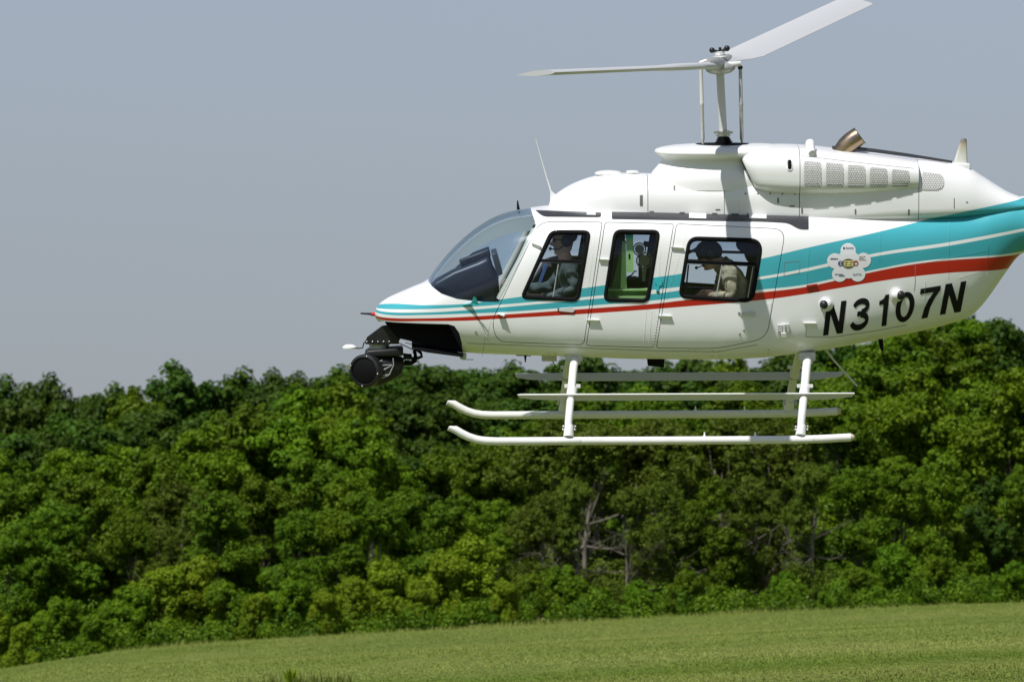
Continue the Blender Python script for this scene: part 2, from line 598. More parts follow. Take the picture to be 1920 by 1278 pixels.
thin = solid(loft(BX, body_tb, grow=-.004), .006)
TSURF = Surf(loft(BX, body_tb, grow=-.004))
def setmat(me, *ms):
    me.materials.clear()
    for m in ms:
        me.materials.append(m)
    if len(ms) == 1:
        me.polygons.foreach_set('material_index', [0]*len(me.polygons))
WINPX = (WIN1, WIN2, WIN3)
def seal_band(poly, parent, far):
    bm = bmesh.new()
    n = len(poly)
    loops = []
    pin = inset(poly, 7.2); mid = inset(poly, 2.0); mid2 = inset(poly, 5.4)
    for pl, h in ((poly, -.02), (poly, .003), (mid, .010), (mid2, .009), (pin, .001), (pin, -.03)):
        ring = []
        for q in pl:
            l, nn = BODY.hit(*q)
            p = l + nn*h
            ring.append(bm.verts.new(mirror(p) if far else p))
        loops.append(ring)
    for a, b in zip(loops, loops[1:] + loops[:1]):
        bridge(bm, a, b)
    return obj('window_frame', bm, BLACK, parent, angle=60)
doors = {}
for k, (dn, dp, wp) in enumerate((('front_door', d1, w1), ('middle_door', d2, w2), ('rear_door', d3, w3))):
    dp_in = inset(dp, .0055)
    win_hole = inset(wp, .012)
    win_in = inset(wp, .034)
    for side, (y0, y1) in enumerate(((-2, -.1), (.1, 2))):
        m = boolean(shell, prism_me(dp_in, y0, y1), 'INTERSECT')
        m = boolean(m, prism_me(win_hole, y0, y1), 'DIFFERENCE')
        dr = part(dn, m)
        doors[(k, side)] = dr
        fr = seal_band(WINPX[k], dr, y0 > 0)
        # panes: upper third tinted, lower clear (the middle door's pane likewise)
        zsplit = {0: P(1050, 473, -.62).z, 1: P(1190, 472, -.62).z, 2: P(1350, 489, -.62).z}[k]
        for tint, lo, hi in ((True, zsplit, 9), (False, -9, zsplit)):
            box = [(-9, max(lo, -8)), (9, max(lo, -8)), (9, min(hi, 8)), (-9, min(hi, 8))]
            g = boolean(thin, prism_me(inset(wp, .028), y0, y1), 'INTERSECT')
            g = boolean(g, prism_me(box, -3, 3), 'INTERSECT')
            setmat(g, GLASST if tint else GLASS)
            part('window_pane', g, dr, TSURF)

# windshield: two bubble panes, centre post between them
for y0, y1 in ((-2, -.035), (.035, 2)):
    g = boolean(thin, prism_me(shield, y0, y1), 'INTERSECT')
    setmat(g, glass_mat('windshield_acrylic', (.90, .95, .985), .9) if y0 < -1 else bpy.data.materials['windshield_acrylic'])
    part('windshield', g, heli, TSURF)
PSK = loft(BX, body_tb, grow=-.06)
g = boolean(PSK, prism_me(shield, -.035, .035), 'INTERSECT')
hollow = loft(BX, body_tb, grow=-.185)
g = boolean(g, hollow, 'DIFFERENCE')
setmat(g, LGREY)
part('windshield_post', g, heli, Surf(PSK))

PIL = [(1001,424), (990,450), (975,486), (958,520), (943,548), (936,562)]
for far in (False, True):
    q = [BODY.hit(*p)[0] - BODY.hit(*p)[1]*.05 for p in PIL]
    tube('windshield_pillar', [mirror(p) if far else p for p in q], .034, mat('pillar_cream', (.55, .52, .42), .6), heli, 12)

# ------------------------------------------------------------------ flat shapes laid on the skin
def decal(name, polys, material, parent=heli, off=.003, surf=None, maxlen=9.0):
    bm = bmesh.new()
    for poly in polys:
        loops = poly if isinstance(poly[0][0], (tuple, list)) else [poly]
        flat = [Vector((p[0], p[1], 0)) for l in loops for p in l]
        vs_ = [bm.verts.new(v) for v in flat]
        for t in tessellate_polygon([[Vector((p[0], p[1], 0)) for p in l] for l in loops]):
            try: bm.faces.new([vs_[i] for i in t])
            except ValueError: pass
    for _ in range(5):
        es = [e for e in bm.edges if e.calc_length() > maxlen]
        if not es: break
        bmesh.ops.subdivide_edges(bm, edges=es, cuts=1)
        bmesh.ops.triangulate(bm, faces=bm.faces)
    for v in bm.verts:
        v.co = on(v.co.x, v.co.y, off, surf)
    for f in bm.faces:
        f.normal_update()
        if f.normal.dot(CL - f.calc_center_median()) < 0:
            f.normal_flip()
    me = bpy.data.meshes.new(name); bm.to_mesh(me); bm.free()
    me.shade_smooth()
    return link(name, me, material, parent)

def pad(name, poly, material, parent=heli, h=.012, surf=None):
    """a raised plate with real thickness following the skin"""
    n = len(poly)
    bm = bmesh.new()
    hits = [(surf or BODY).hit(*p) for p in poly]
    if any(h_ is None for h_ in hits):
        hits = [(P(*p, -.3), Vector((0, -1, 0))) for p in poly]
    a = [bm.verts.new(l - nn*.004) for l, nn in hits]
    b = [bm.verts.new(l + nn*h) for l, nn in hits]
    bridge(bm, a, b)
    bm.faces.new(a); bm.faces.new(b)
    return obj(name, bm, material, parent, smooth=False)

# registration number
GL = {
 'N': [[(0,0),(0,1),(.30,1),(.73,.37),(.73,1),(1,1),(1,0),(.70,0),(.27,.63),(.27,0)]],
 '1': [[(.40,0),(.40,.70),(.05,.70),(.05,.83),(.22,.85),(.40,.90),(.48,1),(.78,1),(.78,0)]],
 '7': [[(0,1),(1,1),(1,.85),(.78,.62),(.60,.34),(.52,0),(.22,0),(.30,.32),(.45,.58),(.68,.82),(0,.82)]],
}
def stroke(path, w):
    L_, R_ = [], []
    for i, p in enumerate(path):
        a = Vector(path[max(i-1, 0)]); b = Vector(path[min(i+1, len(path)-1)])
        t = (b-a).normalized(); nrm = Vector((-t.y, t.x))
        L_.append(tuple(Vector(p) + nrm*w/2)); R_.append(tuple(Vector(p) - nrm*w/2))
    return L_ + R_[::-1]
el = lambda cx, cy, rx, ry, a0, a1, n=14: [(cx + rx*math.cos(R(a0+(a1-a0)*i/n)), cy + ry*math.sin(R(a0+(a1-a0)*i/n))) for i in range(n+1)]
GL['3'] = [stroke(el(.46, .735, .36, .175, 172, -80), .19), stroke(el(.46, .29, .40, .20, 84, -172, 18), .19), [(.30,.44),(.30,.60),(.52,.60),(.52,.44)]]
GL['0'] = [[el(.5, .5, .5, .52, 0, 345, 23), el(.5, .5, .235, .34, 0, 345, 23)]]
num = []
for ch, BL, BR, TL in (('N', (1543,629), (1580,624), (1550,568)), ('3', (1593,621.5), (1628,616), (1600,561.5)), ('1', (1643,613), (1667,609), (1648.5,554.5)),
                       ('0', (1676,605), (1711,600), (1682.5,550.5)), ('7', (1719,598.5), (1757,592), (1726,541.5)), ('N', (1762,590), (1801,584), (1773,532.5))):
    BL, BR, TL = Vector(BL), Vector(BR), Vector(TL)
    f = lambda p: tuple(BL + (BR-BL)*p[0] + (TL-BL)*p[1])
    polys = [[[f(p) for p in l] for l in g_] if isinstance(g_[0][0], (tuple, list)) else [f(p) for p in g_] for g_ in GL[ch]]
    decal('registration_letter', polys, LETTER, fuselage, maxlen=7)

# sponsor flower
cx, cy, rr = 1590.5, 492.0, 27.0
lobes = [(1590,470), (1618.5,488), (1608,513.5), (1574,514), (1565,489)]
flower = []
for i in range(150):
    a = 2*math.pi*i/150
    d = Vector((math.cos(a), math.sin(a)))
    best = 23.0 + 7*max(0, d.y)**6
    for l in lobes:
        v = Vector((l[0]-cx, l[1]-cy)); q = v.dot(d); k = v.length_squared - q*q
        r_ = 14.2
        if q > 0 and k < r_*r_:
            best = max(best, q + math.sqrt(r_*r_ - k))
    flower.append((cx + d.x*best, cy + d.y*best))
STICK = mat('sticker_white', (.70, .71, .74), .4)
fl = decal('sponsor_sticker', [flower], STICK, fuselage, .003)
INK = mat('ink_navy', (.03, .035, .09), .5)
ell = lambda cx_, cy_, rx, ry, n=28: [(cx_ + rx*math.cos(2*math.pi*i/n), cy_ + ry*math.sin(2*math.pi*i/n)) for i in range(n)]
decal('emblem', [ell(1576, 494, 5, 5.2)], mat('ink_blue', (.05, .06, .22), .5), fl, .0045)
decal('emblem', [ell(1604.5, 493.5, 5, 5.2)], mat('ink_red', (.35, .05, .04), .5), fl, .0045)
decal('emblem', [ell(1590.5, 494, 12, 9)], mat('ink_olive', (.07, .07, .04), .5), fl, .0052)
decal('emblem', [rounded([(1581.5,488.2,3),(1600,488.2,3),(1600,499.6,3),(1581.5,499.6,3)])], mat('ink_yellow', (.55, .50, .20), .5), fl, .0062)
for q in ([(1583.5,491),(1589,491),(1589,492.8),(1583.5,492.8)], [(1593.5,491),(1598.5,491),(1598.5,492.6),(1593.5,492.6)], [(1583.5,495.6),(1588,495.6),(1588,497),(1583.5,497)], [(1591,495.2),(1594,496.6),(1597,495.2),(1597,496.2),(1594,497.8),(1591,496.2)]):
    decal('emblem', [q], bpy.data.materials.get('ink_dark_olive') or mat('ink_dark_olive', (.10, .09, .03), .5), fl, .0072)
for q in ([(1574.5,491),(1577.5,491),(1577.5,492.5),(1574.5,492.5)], [(1574.5,495),(1577.5,495),(1577.5,496.5),(1574.5,496.5)], [(1602.5,492.8),(1607,492.8),(1607,496.3),(1602.5,496.3)]):
    decal('emblem', [q], STICK, fl, .0062)

def lettering(txt, x, y, h, material, parent, off, width=None, slope=0.0):
    cu = bpy.data.curves.new('text', 'FONT')
    cu.body = txt; cu.size = 1
    cu.offset = .012
    o = bpy.data.objects.new('text', cu); COL.objects.link(o)
    me = baked_text(o)
    xs_ = [v.co.x for v in me.vertices]; w = max(xs_) - min(xs_)
    k = (width / w) if width else h/.7
    bm = bmesh.new(); bm.from_mesh(me)
    for v in bm.verts:
        v.co = on(x + (v.co.x - min(xs_))*k, y - v.co.y*h/.7 - slope*(v.co.x)*k, off)
    me2 = bpy.data.meshes.new('lettering'); bm.to_mesh(me2); bm.free()
    return link('lettering', me2, material, parent)
def baked_text(o):
    dg = bpy.context.evaluated_depsgraph_get()
    me = bpy.data.meshes.new_from_object(o.evaluated_get(dg))
    bpy.data.objects.remove(o)
    return me
lettering('Aurora', 1585.3, 467, 4.6, INK, fl, .005, 14.8)
decal('emblem', [ell(1582.2, 465.3, 2, 2.1, 12)], INK, fl, .005)
lettering('KUTTA', 1599.5, 516.6, 3.8, INK, fl, .005, 16)
def blocks(x, y, w, h, n, material):
    r_ = random.Random(int(x*7+y))
    out = []; u = x
    for i in range(n):
        ww = w/n*r_.uniform(.55, .95)
        out.append([(u, y-h), (u+ww, y-h), (u+ww, y), (u, y)])
        u += w/n
    decal('fine_print', out, material, fl, .005)
blocks(1557, 486.6, 14.5, 2.6, 8, INK)
INKB = mat('ink_brown', (.28, .20, .12), .6)
for j, w in enumerate((12, 9, 13.5)):
    blocks(1610.5, 482 + j*3.0, w, 1.5, 7, INKB)
blocks(1565.5, 515.4, 15, 2.0, 9, INK); blocks(1573, 518.0, 11, 1.8, 7, INK)

# dark roof-edge panels, white tabs on them
roof1 = decal('roof_gutter', [rounded([(1004,394.5,1),(1127,399,2),(1127,407.5,5),(1018,406.5,8)], 8)], TRIM, fuselage, .004)
roof2 = decal('roof_gutter', [rounded([(1147,397.5,1),(1516,404.5,1),(1516,430.5,1),(1498,430.5,8),(1478,418.5,14),(1430,416,10),(1147,411,2)], 8)], TRIM, fuselage, .004)
for x in (1308, 1421):
    pad('latch_tab', [(x-16, 401.5), (x+16, 402.5), (x+16, 411.5), (x-16, 410.5)], WHITE, fuselage, .012)
pad('latch_tab', [(1100,399.5), (1117,400), (1117,405), (1100,404.5)], LGREY, fuselage, .01)

# hinges: wedge fairings that throw their own shadows
def wedge(px, py, w, h, out=.05, material=WHITE, name='hinge', slope=0.0, parent=None):
    bm = bmesh.new()
    c = [(px, py), (px+w, py + slope*w), (px+w*.85, py+h+slope*w), (px+w*.12, py+h*.7)]
    hits = [BODY.hit(*q) for q in c]
    a = [bm.verts.new(l - n*.005) for l, n in hits]
    b = [bm.verts.new(l + n*(out if i < 2 else out*.25)) for i, (l, n) in enumerate(hits)]
    bridge(bm, a, b); bm.faces.new(a); bm.faces.new(b)
    return obj(name, bm, material, parent or fuselage, smooth=False)
for px, py, w, h, sl, dk in ((997,457,18,4.5,.33,0), (1122,485.5,21,5,.05,0), (1258,463.5,24,5,.08,0), (1100,598.5,24,6,.03,0), (1234,591,25,7,.03,1)):
    wedge(px, py, w, h, .028, slope=sl, parent=doors[(dk, 0)] if False else fuselage)
wedge(1506, 604, 24, 6, .03, name='vent_cover')
# landing-light style fin ahead of the door, teal
bm = bmesh.new()
add_prism(bm, [on(880, 570, .03), on(901, 569, .10), on(897, 557, .12), on(893.5, 556, .11), on(888, 565, .07)], (.004, -.012, .004))
add_prism(bm, [on(866, 572.5, .001), on(884, 572.5, .001), on(896, 570, .10), on(884, 569.5, .05)], (.0, .0, .008))
obj('temperature_probe_fin', bm, TEALP, fuselage, smooth=False)
wedge(933, 586.5, 14, 4, .05, material=WHITE, name='hinge', slope=.3)

# door handles
def teardrop(x0, x1, y, r0, r1):
    pts = [(x1 - r1 + r1*math.cos(a), y + r1*math.sin(a)) for a in np.linspace(-1.5, 1.5, 9)]
    pts += [(x0 + r0*math.cos(a), y + r0*math.sin(a)) for a in np.linspace(1.65, 4.6, 7)]
    return pts
pad('door_handle', teardrop(1050, 1077, 580.5, 2.5, 4.6), LGREY, doors[(0, 0)], .012)
pad('keyhole', [(1045.5,578),(1049.5,578),(1049.5,582.5),(1045.5,582.5)], BLACK, doors[(0, 0)], .006)
pad('door_handle', teardrop(1389, 1417, 588, 2.5, 4.8), LGREY, doors[(2, 0)], .012)
pad('keyhole', [(1384.5,585.5),(1388.5,585.5),(1388.5,590),(1384.5,590)], BLACK, doors[(2, 0)], .006)
pad('door_latch', [(1230,521),(1238,520),(1242,526),(1241,534),(1236,536),(1235,546),(1230,546),(1232,534),(1228,530)], TEALP, doors[(1, 0)], .008)
pad('keyhole', [(1231.5,546.5),(1236,546.5),(1236,549),(1231.5,549)], BLACK, doors[(1, 0)], .006)
pad('access_panel', [(1428,570),(1446,567.5),(1444,597),(1425,598)], WHITE, doors[(2, 0)], .004)
# static port block and small latches behind the rear door
st = pad('static_port_bracket', [(1457.5,608),(1466,608),(1466,620),(1457.5,620)], LGREY, fuselage, .03)
pad('bracket_plate', [(1472,607),(1478.5,606.5),(1478.5,620),(1472,620)], LGREY, st, .03)
pad('bracket_plate', [(1467,606.5),(1471,606.5),(1471,628),(1467,628)], WHITE, st, .04)
pad('bracket_plate', [(1457.5,621),(1462,621),(1462,633),(1457.5,633)], LGREY, st, .025)
pad('bracket_plate', [(1463,621.5),(1472.5,621.5),(1472.5,628),(1463,628)], WHITE, st, .05)
pad('cable_clip', [(1512,606),(1530,606.5),(1530,609),(1512,610)], WHITE, fuselage, .02)
pad('cable_clip', [(1512,534.5),(1531,531.5),(1531,534),(1512,538)], mat('red_clip', (.35, .03, .02), .4), fuselage, .02)

# tail position lights
def dome(px, py, r, axis, dark_axis):
    l, n = BODY.hit(px, py)
    o = bmesh.new()
    add_lathe(o, l, n, [(-.01, r*1.25), (.008, r*1.25), (.010, r), (.03, r*.98), (.05, r*.75), (.06, r*.35), (.063, 0)], 20)
    d_ = obj('position_light', o, WHITE, fuselage)
    o = bmesh.new()
    add_ball(o, l + n*.03 + Vector(dark_axis)*r*.55, r*.78, 1, 1, 1)
    obj('lens', o, DARKM, d_)
dome(1681, 552, .05, None, (.9, -.35, 0))
dome(1549, 570, .05, None, (-.9, -.35, 0))

# panel seams: narrow grooves shown as thin dark strips on the skin
SEAM_DARK = mat('seam_dark', (.22, .22, .22), .7)
def seam(pts, w=.9, parent=fuselage, surf=None, material=SEAM_DARK):
    out = []
    for a, b in zip(pts, pts[1:]):
        out.append([(a[0]-w/2, a[1]), (a[0]+w/2, a[1]), (b[0]+w/2, b[1]), (b[0]-w/2, b[1])] if abs(b[1]-a[1]) > abs(b[0]-a[0]) else
                   [(a[0], a[1]-w/2), (b[0], b[1]-w/2), (b[0], b[1]+w/2), (a[0], a[1]+w/2)])
    return decal('panel_seam', out, material, parent, .0025, surf)
seam([(1716,494),(1716,528),(1714,545)])
seam([(1512,611),(1511,631),(1560,632),(1640,620),(1700,609)])
seam([(1470,492),(1499,489),(1499,511),(1470,517),(1470,492)], .8)
seam([(917,640),(910,632),(904,668)], .6)
seam([(876,643),(930,645),(1100,652),(1230,657),(1345,659),(1420,646)], .8)

# rivets and screws, grouped rows (too small to pick apart singly)
def rivets(rows, r=.006, parent=fuselage, name='rivets', material=None, surf=None):
    bm = bmesh.new()
    for (x0, y0), (x1, y1), n in rows:
        for i in range(n):
            t = i/max(n-1, 1)
            h = (surf or BODY).hit(x0+(x1-x0)*t, y0+(y1-y0)*t)
            if h is None: continue
            l, nn = h
            u = nn.orthogonal().normalized(); v = nn.cross(u)
            base = [bm.verts.new(l + (u*math.cos(k*math.pi/3) + v*math.sin(k*math.pi/3))*r) for k in range(6)]
            tp = bm.verts.new(l + nn*r*.8)
            for k in range(6):
                bm.faces.new((base[k], base[(k+1) % 6], tp))
    o = obj(name, bm, material or LIVERY, parent, smooth=True, angle=80)
    o['kind'] = 'stuff'
    return o
rivets([((1781,372),(1778,520),44), ((1853,460),(1850,520),16), ((1735,492),(1850,470),30), ((1517,465),(1512,540),20), ((1651,415),(1649,490),18),
        ((1212,580),(1207,640),14), ((1222,585),(1217,642),14), ((1233,600),(1226,648),10), ((1238,470),(1233,560),20), ((1290,425),(1250,560),26),
        ((880,645),(1090,650),40), ((920,600),(905,655),14), ((1005,430),(935,560),34), ((1735,528),(1733,560),10), ((1800,520),(1850,505),12),
        ((1118,425),(1100,560),30), ((1480,620),(1500,655),8)])
rivets([((1028,650),(1041,650.5),2), ((1029,662),(1041,662.5),2), ((1291,657),(1304,657),2), ((1336,657),(1349,657),2), ((1441,655),(1441,662),2), ((1335,667),(1349,667),2),
        ((1395,619),(1387,626),2), ((892,622),(894,626),2)], .012, name='screws', material=SILVER)

# ------------------------------------------------------------------ cowlings on the roof
def cowl(name, xs, tb, material=LIVERY, N=30, shear=None, capped=True):
    me = loft(xs, tb, N, shear=shear)
    me.set_sharp_from_angle(angle=R(48))
    return me, link(name, me, material, heli)
def prof(*tables):
    return lambda x: tuple(float(pch(a, b, [x])[0]) for a, b in tables)
K = lambda v: ([600, 3000], [v, v])
LT = ([1027,1030,1038,1050,1075,1110,1150,1211,1222,1240,1494,1718,1790,1815,1840,1870,1895,1915,1935],
      [388,378,367,357,342.5,330,323,323.5,324,326,330,296,305.5,313,328,347,361,368,372])
LB = ([1027,1500,1718,1850,1935], [408,420,415,405,392])
LM = ([1027,1500,1718,1850,1935], [400,400,392,388,381])
LW = ([1027,1032,1045,1075,1120,1211,1350,1494,1718,1790,1850,1900,1935], [.05,.12,.20,.28,.33,.37,.395,.395,.35,.31,.25,.21,.19])
lower = prof(LT, LB, LM, LW, ([1027,1211,1494,1718,1800,1935], [2.5,3.2,4.5,3.0,2.3,2.0]), K(2.2))
def span(a, b, step=7):
    return list(np.linspace(a, b, max(3, int((b-a)/step)+1)))
cow = {}
for nm, a, b in (('forward_cowling', 1027, 1211.3), ('transmission_cowling', 1212.5, 1353.6), ('transmission_cowling', 1354.6, 1493.5), ('engine_cowling', 1494.7, 1716.6), ('aft_fairing', 1717.8, 1935)):
    xs = span(a, b) if a > 1030 else [1027, 1028, 1030, 1033, 1037] + span(1042, b)
    me, o = cowl(nm, xs, lower)
    cow[a] = (Surf(me), o)
ALLC = None
def cowl_surf(x):
    for a in sorted(cow, reverse=True):
        if x >= a: return cow[a]
    return cow[1027]
# small fairing bump and disc antenna on the forward cowling
bm = bmesh.new(); add_ball(bm, P(1141, 325, 0), .12, 1.0, .9, .22, 20, 10); obj('blister', bm, WHITE, cow[1027][1])
bm = bmesh.new(); add_lathe(bm, P(1186, 325, -.02), (0, 0, 1), [(0, .05), (.012, .055), (.022, .05), (.026, .02)], 20); obj('puck_antenna', bm, WHITE, heli)

# mushroom fairing round the mast: stacked ellipses
def stack(rows, n=56):
    """rows: (py, px0, px1, half width) from bottom to top"""
    bm = bmesh.new(); rings = []
    for py, a, b, w in rows:
        cxp = (a+b)/2
        z = (639-py)/S/COS; X = (cxp-960)/S; rx = (b-a)/2/S
        rings.append([bm.verts.new((X + rx*math.copysign(abs(math.cos(t))**(2/2.3), math.cos(t)), w*math.copysign(abs(math.sin(t))**(2/2.3), math.sin(t)), z)) for t in [2*math.pi*k/n for k in range(n)]])
    for a, b in zip(rings, rings[1:]): bridge(bm, a, b)
    bm.faces.new(list(reversed(rings[0]))); bm.faces.new(rings[-1])
    return bm
neck = stack([(352,1214,1470,.372), (338,1217,1470,.368), (330,1219,1470,.362), (322,1222,1468,.345), (312,1231,1462,.30), (303,1238,1458,.275), (297,1240,1455,.275), (293,1236,1455,.30),
              (290,1230,1460,.345), (287,1227,1462,.365), (283.5,1226,1462,.37), (280,1229,1462,.362), (277,1238,1462,.34), (274,1256,1460,.30), (271.5,1285,1450,.22), (270.5,1300,1440,.12)])
NECK = obj('rotor_fairing', neck, WHITE, heli, angle=80)
# engine cowl with its forward-facing scoop, wider than the neck
ET = ([1396,1400,1410,1430,1470,1500,1560,1640,1718], [283,277,272,269,268,269,275,284.5,296])
EB = ([1396,1410,1500,1600,1718], [354,358,365,364,357])
EM = ([1396,1500,1718], [322,322,328])
EW = ([1396,1402,1412,1430,1494,1600,1718], [.40,.43,.455,.47,.475,.445,.375])
upper = prof(ET, EB, EM, EW, K(3.0), ([1396,1600,1718], [5.0,4.5,3.2]))
shr = lambda x, z: .085*max(0, 1-(x-1396)/90.0) * ((639-312)/S - z)/.18
me, scoop = cowl('intake_scoop', [1396,1397,1399,1402,1406,1411,1418] + span(1426, 1493.5), upper, shear=shr)
me2, engc = cowl('engine_cowling', span(1494.7, 1716.6), upper)
SCS, ENS = Surf(me), Surf(me2)
# scoop mouth: flat dark face, the opening's shade put into its colour
bm = bmesh.new()
rows = []
for k in range(40):
    t = 2*math.pi*k/40
    y = .36*math.copysign(abs(math.cos(t))**.6, math.cos(t)); z = (639-317)/S + .125*math.copysign(abs(math.sin(t))**.6, math.sin(t))
    rows.append(bm.verts.new(((1396-960)/S - .012 + .085*((639-312)/S - z)/.18, y, z)))
bm.faces.new(rows)
obj('intake_mouth', bm, SCREENB, scoop)
# oval drain hole, seams, small slotted fasteners
def slot(x, y, w, h, surf, parent, material=BLACK, name='cooling_slot'):
    return decal(name, [rounded([(x-w/2,y-h/2,w*.45),(x+w/2,y-h/2,w*.45),(x+w/2,y+h/2,w*.45),(x-w/2,y+h/2,w*.45)])], material, parent, .003, surf)
pad('slot_surround', rounded([(1475,298,5),(1486,298,5),(1486,320,5),(1475,320,5)], 6), WHITE, scoop, .006, SCS)
decal('drain_slot', [rounded([(1477,300.5,3.5),(1484,300.5,3.5),(1484,317.5,3.5),(1477,317.5,3.5)])], BLACK, scoop, .009, SCS)
FAST = mat('fastener_grey', (.12, .12, .12), .5)
def slit(x, y, w, h):
    s_, o_ = cowl_surf(x)
    decal('latch', [[(x-w/2,y-h/2),(x+w/2,y-h/2),(x+w/2,y+h/2),(x-w/2,y+h/2)]], FAST, o_, .003, s_)
for x, y, w, h in ((1264.5,352.5,3.5,9), (1202.5,376,5.5,20), (1347,335.5,9,2.2), (1347,355.5,9,2.2), (1346,393,9,2), (1340,400,10,1.6), (1378,401,14,1.8), (1279,398.5,10,1.6), (1222,396.5,9,1.6),
                   (1459,376,3,10), (1485,386.5,10,2.4), (1504,395,2.6,10), (1604,397,2.6,10), (1704,398,3,11), (1723,402.5,10,2), (1402,402,2,5), (1789,381,1.2,20), (1813,379,4,1.6)):
    slit(x, y, w, h)
rivets([((1386,368),(1386,398),9), ((1355,290),(1355,345),12)], .005, name='rivets', surf=Surf(cow[1354.6][1].data), parent=cow[1354.6][1])
rivets([((1398,363),(1490,363.5),5), ((1475,355),(1490,355),2)], .009, cow[1354.6][1], 'screws', FAST, cow[1354.6][0])
bm = bmesh.new()
add_tube(bm, [P(1519,268,-.25), P(1519,277,-.31), P(1521,284,-.38), P(1523,288,-.42)], [.04, .042, .036, .03], 12)
obj('vent_spout', bm, WHITE, engc)

# perforated cooling screens: duct shade painted as a dark patch under crossing wires
WIRE = mat('screen_wire', (.62, .62, .61), .45)
def screen(x0, y0, x1, y1, slope, rad, surf, parent):
    poly = rounded([(x0, y0, rad[0]), (x1, y0+slope*(x1-x0), rad[1]), (x1, y1, rad[2]), (x0, y1, rad[3])], 6)
    s_ = decal('cooling_screen', [poly], SCREENB, parent, .003, surf)
    P2 = [Vector(p) for p in poly]
    def clip(a, d):
        hits = []
        for i in range(len(P2)):
            p, q = P2[i], P2[(i+1) % len(P2)]
            e = q - p; den = d.x*e.y - d.y*e.x
            if abs(den) < 1e-9: continue
            t = ((p.x-a.x)*e.y - (p.y-a.y)*e.x)/den; u = ((p.x-a.x)*d.y - (p.y-a.y)*d.x)/den
            if 0 <= u < 1: hits.append(t)
        return (min(hits), max(hits)) if len(hits) >= 2 else None
    out = []
    for ang in (60, 120, 0):
        d = Vector((math.cos(R(ang)), math.sin(R(ang)))); nrm = Vector((-d.y, d.x))
        c = Vector(((x0+x1)/2, (y0+y1)/2))
        for k in range(-16, 17):
            a = c + nrm*k*4.0
            h = clip(a, d)
            if h:
                p, q = a + d*h[0], a + d*h[1]; w = nrm*.70
                out.append([tuple(p-w), tuple(q-w), tuple(q+w), tuple(p+w)])
    o = decal('wire_lattice', out, WIRE, s_, .007, surf, 14)
    o['kind'] = 'stuff'
for x0, y0, y1, r4 in ((1507.5,302,352,(6,3,3,10)), (1549,305,352,(3,3,4,3)), (1590,309,352,(3,3,4,3)), (1631,313.5,351.5,(4,4,3,3)), (1672.5,317.5,350,(3,3,3,3))):
    screen(x0, y0, x0+31.5, y1, .09, r4, ENS, engc)
screen(1729, 323, 1769.5, 355.5, .1, (3,14,14,3), cow[1717.8][0], cow[1717.8][1])
seam([(1500,292),(1600,304),(1714,316)], .5, engc, ENS)

# exhaust elbow, soot-edged shield strip, blade antenna
bm = bmesh.new()
cpts = [P(1575,294,-.1), P(1580,283,-.1), P(1587,274,-.1), P(1595,266.5,-.1), P(1603,260.5,-.1), P(1612,254.5,-.1)]
outer = add_tube(bm, cpts, [.078, .080, .083, .084, .083, .082], 24, caps=False)
inner = add_tube(bm, [p for p in reversed(cpts)], [.077]*6, 24, caps=False)
obj('exhaust_pipe', bm, BRONZE, heli, angle=60)
tube('exhaust_rim', [P(1611.4,254.9,-.1), P(1612.5,254.1,-.1)], .0835, mat('soot', (.03, .028, .025), .8), bpy.data.objects['exhaust_pipe'], 24)
bm = bmesh.new()
add_tube(bm, [P(1560,276.5,-.12), P(1582,277,-.12), P(1640,282.5,-.12), P(1700,290.5,-.11), P(1785,303.5,-.08)], [.012, .02, .016, .014, .01], 8)
obj('exhaust_shield', bm, TRIM, engc)
fin_m = mat('blade_antenna', (.7, .7, .66), .45)
nt = fin_m.node_tree
tc = nt.nodes.new('ShaderNodeTexCoord'); sp = nt.nodes.new('ShaderNodeSeparateXYZ'); mr = nt.nodes.new('ShaderNodeMapRange'); rp = nt.nodes.new('ShaderNodeValToRGB')
mr.inputs[1].default_value = P(1800,300).z; mr.inputs[2].default_value = P(1800,258).z
rp.color_ramp.elements[0].color = (.68, .68, .62, 1); rp.color_ramp.elements[0].position = .2
e = rp.color_ramp.elements.new(.65); e.color = (.42, .38, .29, 1)
rp.color_ramp.elements[-1].color = (.035, .025, .02, 1); rp.color_ramp.elements[-1].position = .98
nt.links.new(tc.outputs['Object'], sp.inputs[0]); nt.links.new(sp.outputs[2], mr.inputs[0]); nt.links.new(mr.outputs[0], rp.inputs[0]); nt.links.new(rp.outputs[0], nt.nodes['Principled BSDF'].inputs['Base Color'])
def blade_antenna(name, pts, th, material, parent):
    bm = bmesh.new()
    add_prism(bm, [p + Vector((0, -th/2, 0)) for p in pts], (0, th, 0))
    return bevel(obj(name, bm, material, parent, smooth=False), th*.3)
af = cow[1717.8][1]
blade_antenna('blade_antenna', [P(1801.5,261), P(1812.5,259.5), P(1814,309), P(1788,306)], .045, fin_m, heli)
bm = bmesh.new(); add_prism(bm, [P(1776,306,-.09), P(1819,307,-.09), P(1820,324,-.09), P(1780,318,-.09)], (0, .18, 0)); bevel(obj('antenna_base', bm, WHITE, af, smooth=False), .01)

